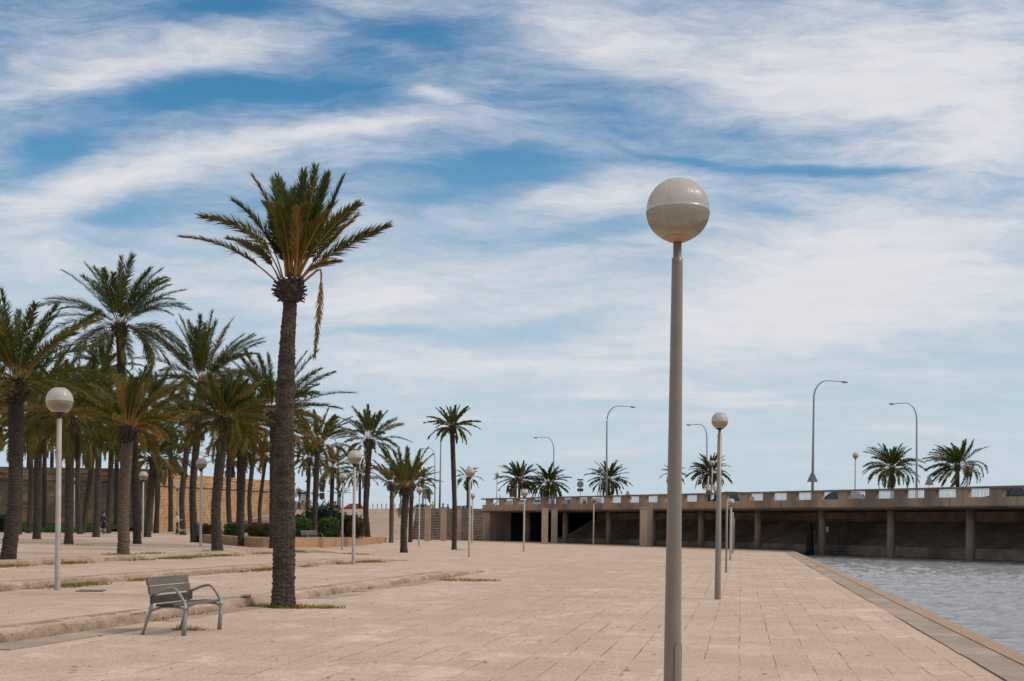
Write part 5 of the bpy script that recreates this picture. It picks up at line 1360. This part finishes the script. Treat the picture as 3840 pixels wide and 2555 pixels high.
pp = ground(664, 2009); pp = on_ground(664, pp.y)
person('person in white shirt and green trousers walking a dog by the bastion wall', pp, .5, 1.70, M_SHIRT, M_GREENCLOTH, arms='fwd')
def dog(label, loc, rz):
    t = thing('dog', label, 'dog', loc, rz); k = .85
    def P(x, y, z): return (x * k, y * k, z * k)
    ch = [[(P(0, 0, .47), .095 * k), (P(.18, 0, .46), .125 * k), (P(.30, 0, .49), .11 * k), (P(.40, 0, .60), .075 * k), (P(.47, 0, .68), .082 * k), (P(.56, 0, .665), .050 * k), (P(.64, 0, .645), .033 * k)],
          [(P(0, 0, .47), .095 * k), (P(-.18, 0, .47), .085 * k), (P(-.28, 0, .49), .075 * k), (P(-.36, 0, .58), .022 * k), (P(-.42, 0, .70), .014 * k)]]
    for s_ in (-1, 1):
        ch.append([(P(.30, 0, .49), .11 * k), (P(.29, .075 * s_, .36), .050 * k), (P(.27, .08 * s_, .22), .030 * k), (P(.28, .08 * s_, .04), .022 * k), (P(.32, .08 * s_, .02), .024 * k)])
        ch.append([(P(-.28, 0, .49), .075 * k), (P(-.24, .075 * s_, .36), .062 * k), (P(-.19, .08 * s_, .27), .040 * k), (P(-.32, .08 * s_, .17), .024 * k), (P(-.30, .08 * s_, .03), .020 * k), (P(-.25, .08 * s_, .02), .022 * k)])
        skinned('ear', [[(P(.45, .05 * s_, .74), .028 * k), (P(.44, .085 * s_, .68), .026 * k), (P(.45, .095 * s_, .61), .016 * k)]], M_HAIR, t)
    skinned('body', ch, M_DOGW, t)
    return t
dg = on_ground(685, pp.y - .2); dog('small brown and white dog at the foot of a palm, tail up', dg, PI + .25)
pc = on_ground(389, 98)
person('person in dark blue half hidden between two slim trunks', pc, 1.2, 1.68, M_DENIM, M_DARKCLOTH, arms='down')
dog('small white dog beside the dark blue person between trunks', on_ground(386, 97), 2.6)
def bridge_person(label, u, n, H, lean, top, rz=0.0, legs=None, arms='lean'):
    s = col_s(u, n); p = Vector(BP(s, n, STREET + rise(s) + .01))
    person(label, p, BROT - PI / 2 + rz, H, top, legs or M_DARKCLOTH, 'people on the bridge', lean, arms, stride=.03)
bridge_person('person in white shirt standing upright at the parapet, taller of the two', 2657, .78, 1.74, .25, M_SHIRT, .2)
bridge_person('person in pale shirt leaning low on the parapet beside the grey post', 2684, .80, 1.66, .62, M_SHIRT, .25)
for lab, u, D, top, hh in (('dark-haired person behind the second stair pillar, only the head showing', 1660, 152, M_DARKCLOTH, 1.7), ('person in orange top behind the first stair pillar', 1623, 154, M_YEL, 1.62), ('person in dark jacket at the top of the stairs left of the lone palm', 1680, 152, M_DARKCLOTH, 1.7)):
    p = AT(u, 1900, D); p.z = STREET - 1.22 if 'only' in lab or 'jacket' in lab else STREET - .9
    person(lab, p, rng.uniform(0, 6), hh, top, M_DENIM, 'people on the street')

# ================================================================== GRASS, WEEDS, DRY LEAVES
def blades(name, pts, h, m, seed, dry=.4, w=.012):
    rg = np.random.default_rng(seed); P = np.asarray(pts, float); n = len(P)
    a = rg.uniform(0, 2 * PI, n); L = h * rg.uniform(.4, 1.3, n)
    d = nrm(np.stack([np.cos(a) * .55, np.sin(a) * .55, np.ones(n)], 1)); wv = np.stack([-np.sin(a), np.cos(a), 0 * a], 1) * w
    V = np.stack([P - wv, P + wv, P + d * L[:, None] + np.stack([np.cos(a), np.sin(a), 0 * a], 1) * (L * .3)[:, None]], 1).reshape(-1, 3)
    b = MB(); b.add(V, [(3 * i, 3 * i + 1, 3 * i + 2) for i in range(n)], 0, False, np.repeat(np.clip(dry + rg.normal(0, .2, n), .001, 1), 3))
    return stuff(b.build(name, m))
rg = np.random.default_rng(12)
G = []
def patch(cx, cy, rx, ry, n):
    for _ in range(n):
        a = rg.uniform(0, 2 * PI); r = math.sqrt(rg.random()); x, y = cx + rx * r * math.cos(a), cy + ry * r * math.sin(a); G.append((x, y, zf(x, y)))
def weeds(w0, ya, yb, dens, width=.16, clump=2.2):
    y = ya
    while y < yb:
        amp = max(0, math.sin(y * 1.7 + w0) * .6 + math.sin(y * .61 + 2 * w0) * .7 + rg.normal(0, .35))
        for _ in range(int(dens * amp)):
            yy = y + rg.uniform(0, .5); x = line1(yy) + w0 + .02 + abs(rg.normal(0, width)); G.append((x, yy, zf(x, yy)))
        y += .5
weeds(-5.5, 24, 56, 130, .22); weeds(-10.9, 30, 70, 150, .25); weeds(0, 14, 44, 14, .10)
mp = ground(1062, 2279)
patch(mp.x + .45, mp.y - .05, .75, .22, 420); patch(mp.x - .55, mp.y + .1, .28, .15, 140); patch(mp.x + .1, mp.y - .25, .3, .10, 120)
for u, v, n in ((463, 2081, 260), (600, 2083, 420), (258, 2045, 120), (1703, 2063, 60), (1381, 2039, 120), (1735, 2178, 380), (815, 2068, 160), (660, 2003, 200)):
    q = ground(u, v); patch(q.x + .2, q.y, .9 if n > 100 else .5, .5, n)
q = ground(715, 2364); patch(q.x, q.y, .28, .14, 70)
blades('grass_tufts', G, .085, M_GRASS, 3, .35, .014)
G = []
for _ in range(26000):
    x, y = rg.uniform(-58, -36.6), rg.uniform(113.6, 141.5); t_ = (y - 113.5) / 28.5
    G.append((x, y, .52 + (.20 * min(1, (y - 113.5) / 12.5) + max(0, (y - 126) / 16) * .33)))
blades('lawn_grass', G, .28, M_LAWN, 5, .3, .05)
# fallen dry leaves and bits on the paving
b = MB()
for _ in range(520):
    D = rg.uniform(13, 60); u = rg.uniform(0, 3400); p = on_ground(u, D)
    if p.x > quay_x(D) - 1: continue
    a = rg.uniform(0, 2 * PI); s_ = rg.uniform(.012, .045) * (1.6 if rg.random() < .1 else 1); w_ = s_ * rg.uniform(.25, .6)
    c, sn = math.cos(a), math.sin(a)
    V = [(p.x + x * c - y * sn, p.y + x * sn + y * c, p.z + .006 + z) for x, y, z in ((-s_, 0, .004), (0, w_, .012), (s_, 0, .004), (0, -w_, .008))]
    b.add(V, [(0, 1, 2, 3)])
stuff(b.build('fallen_leaves', M_DRYLEAF))
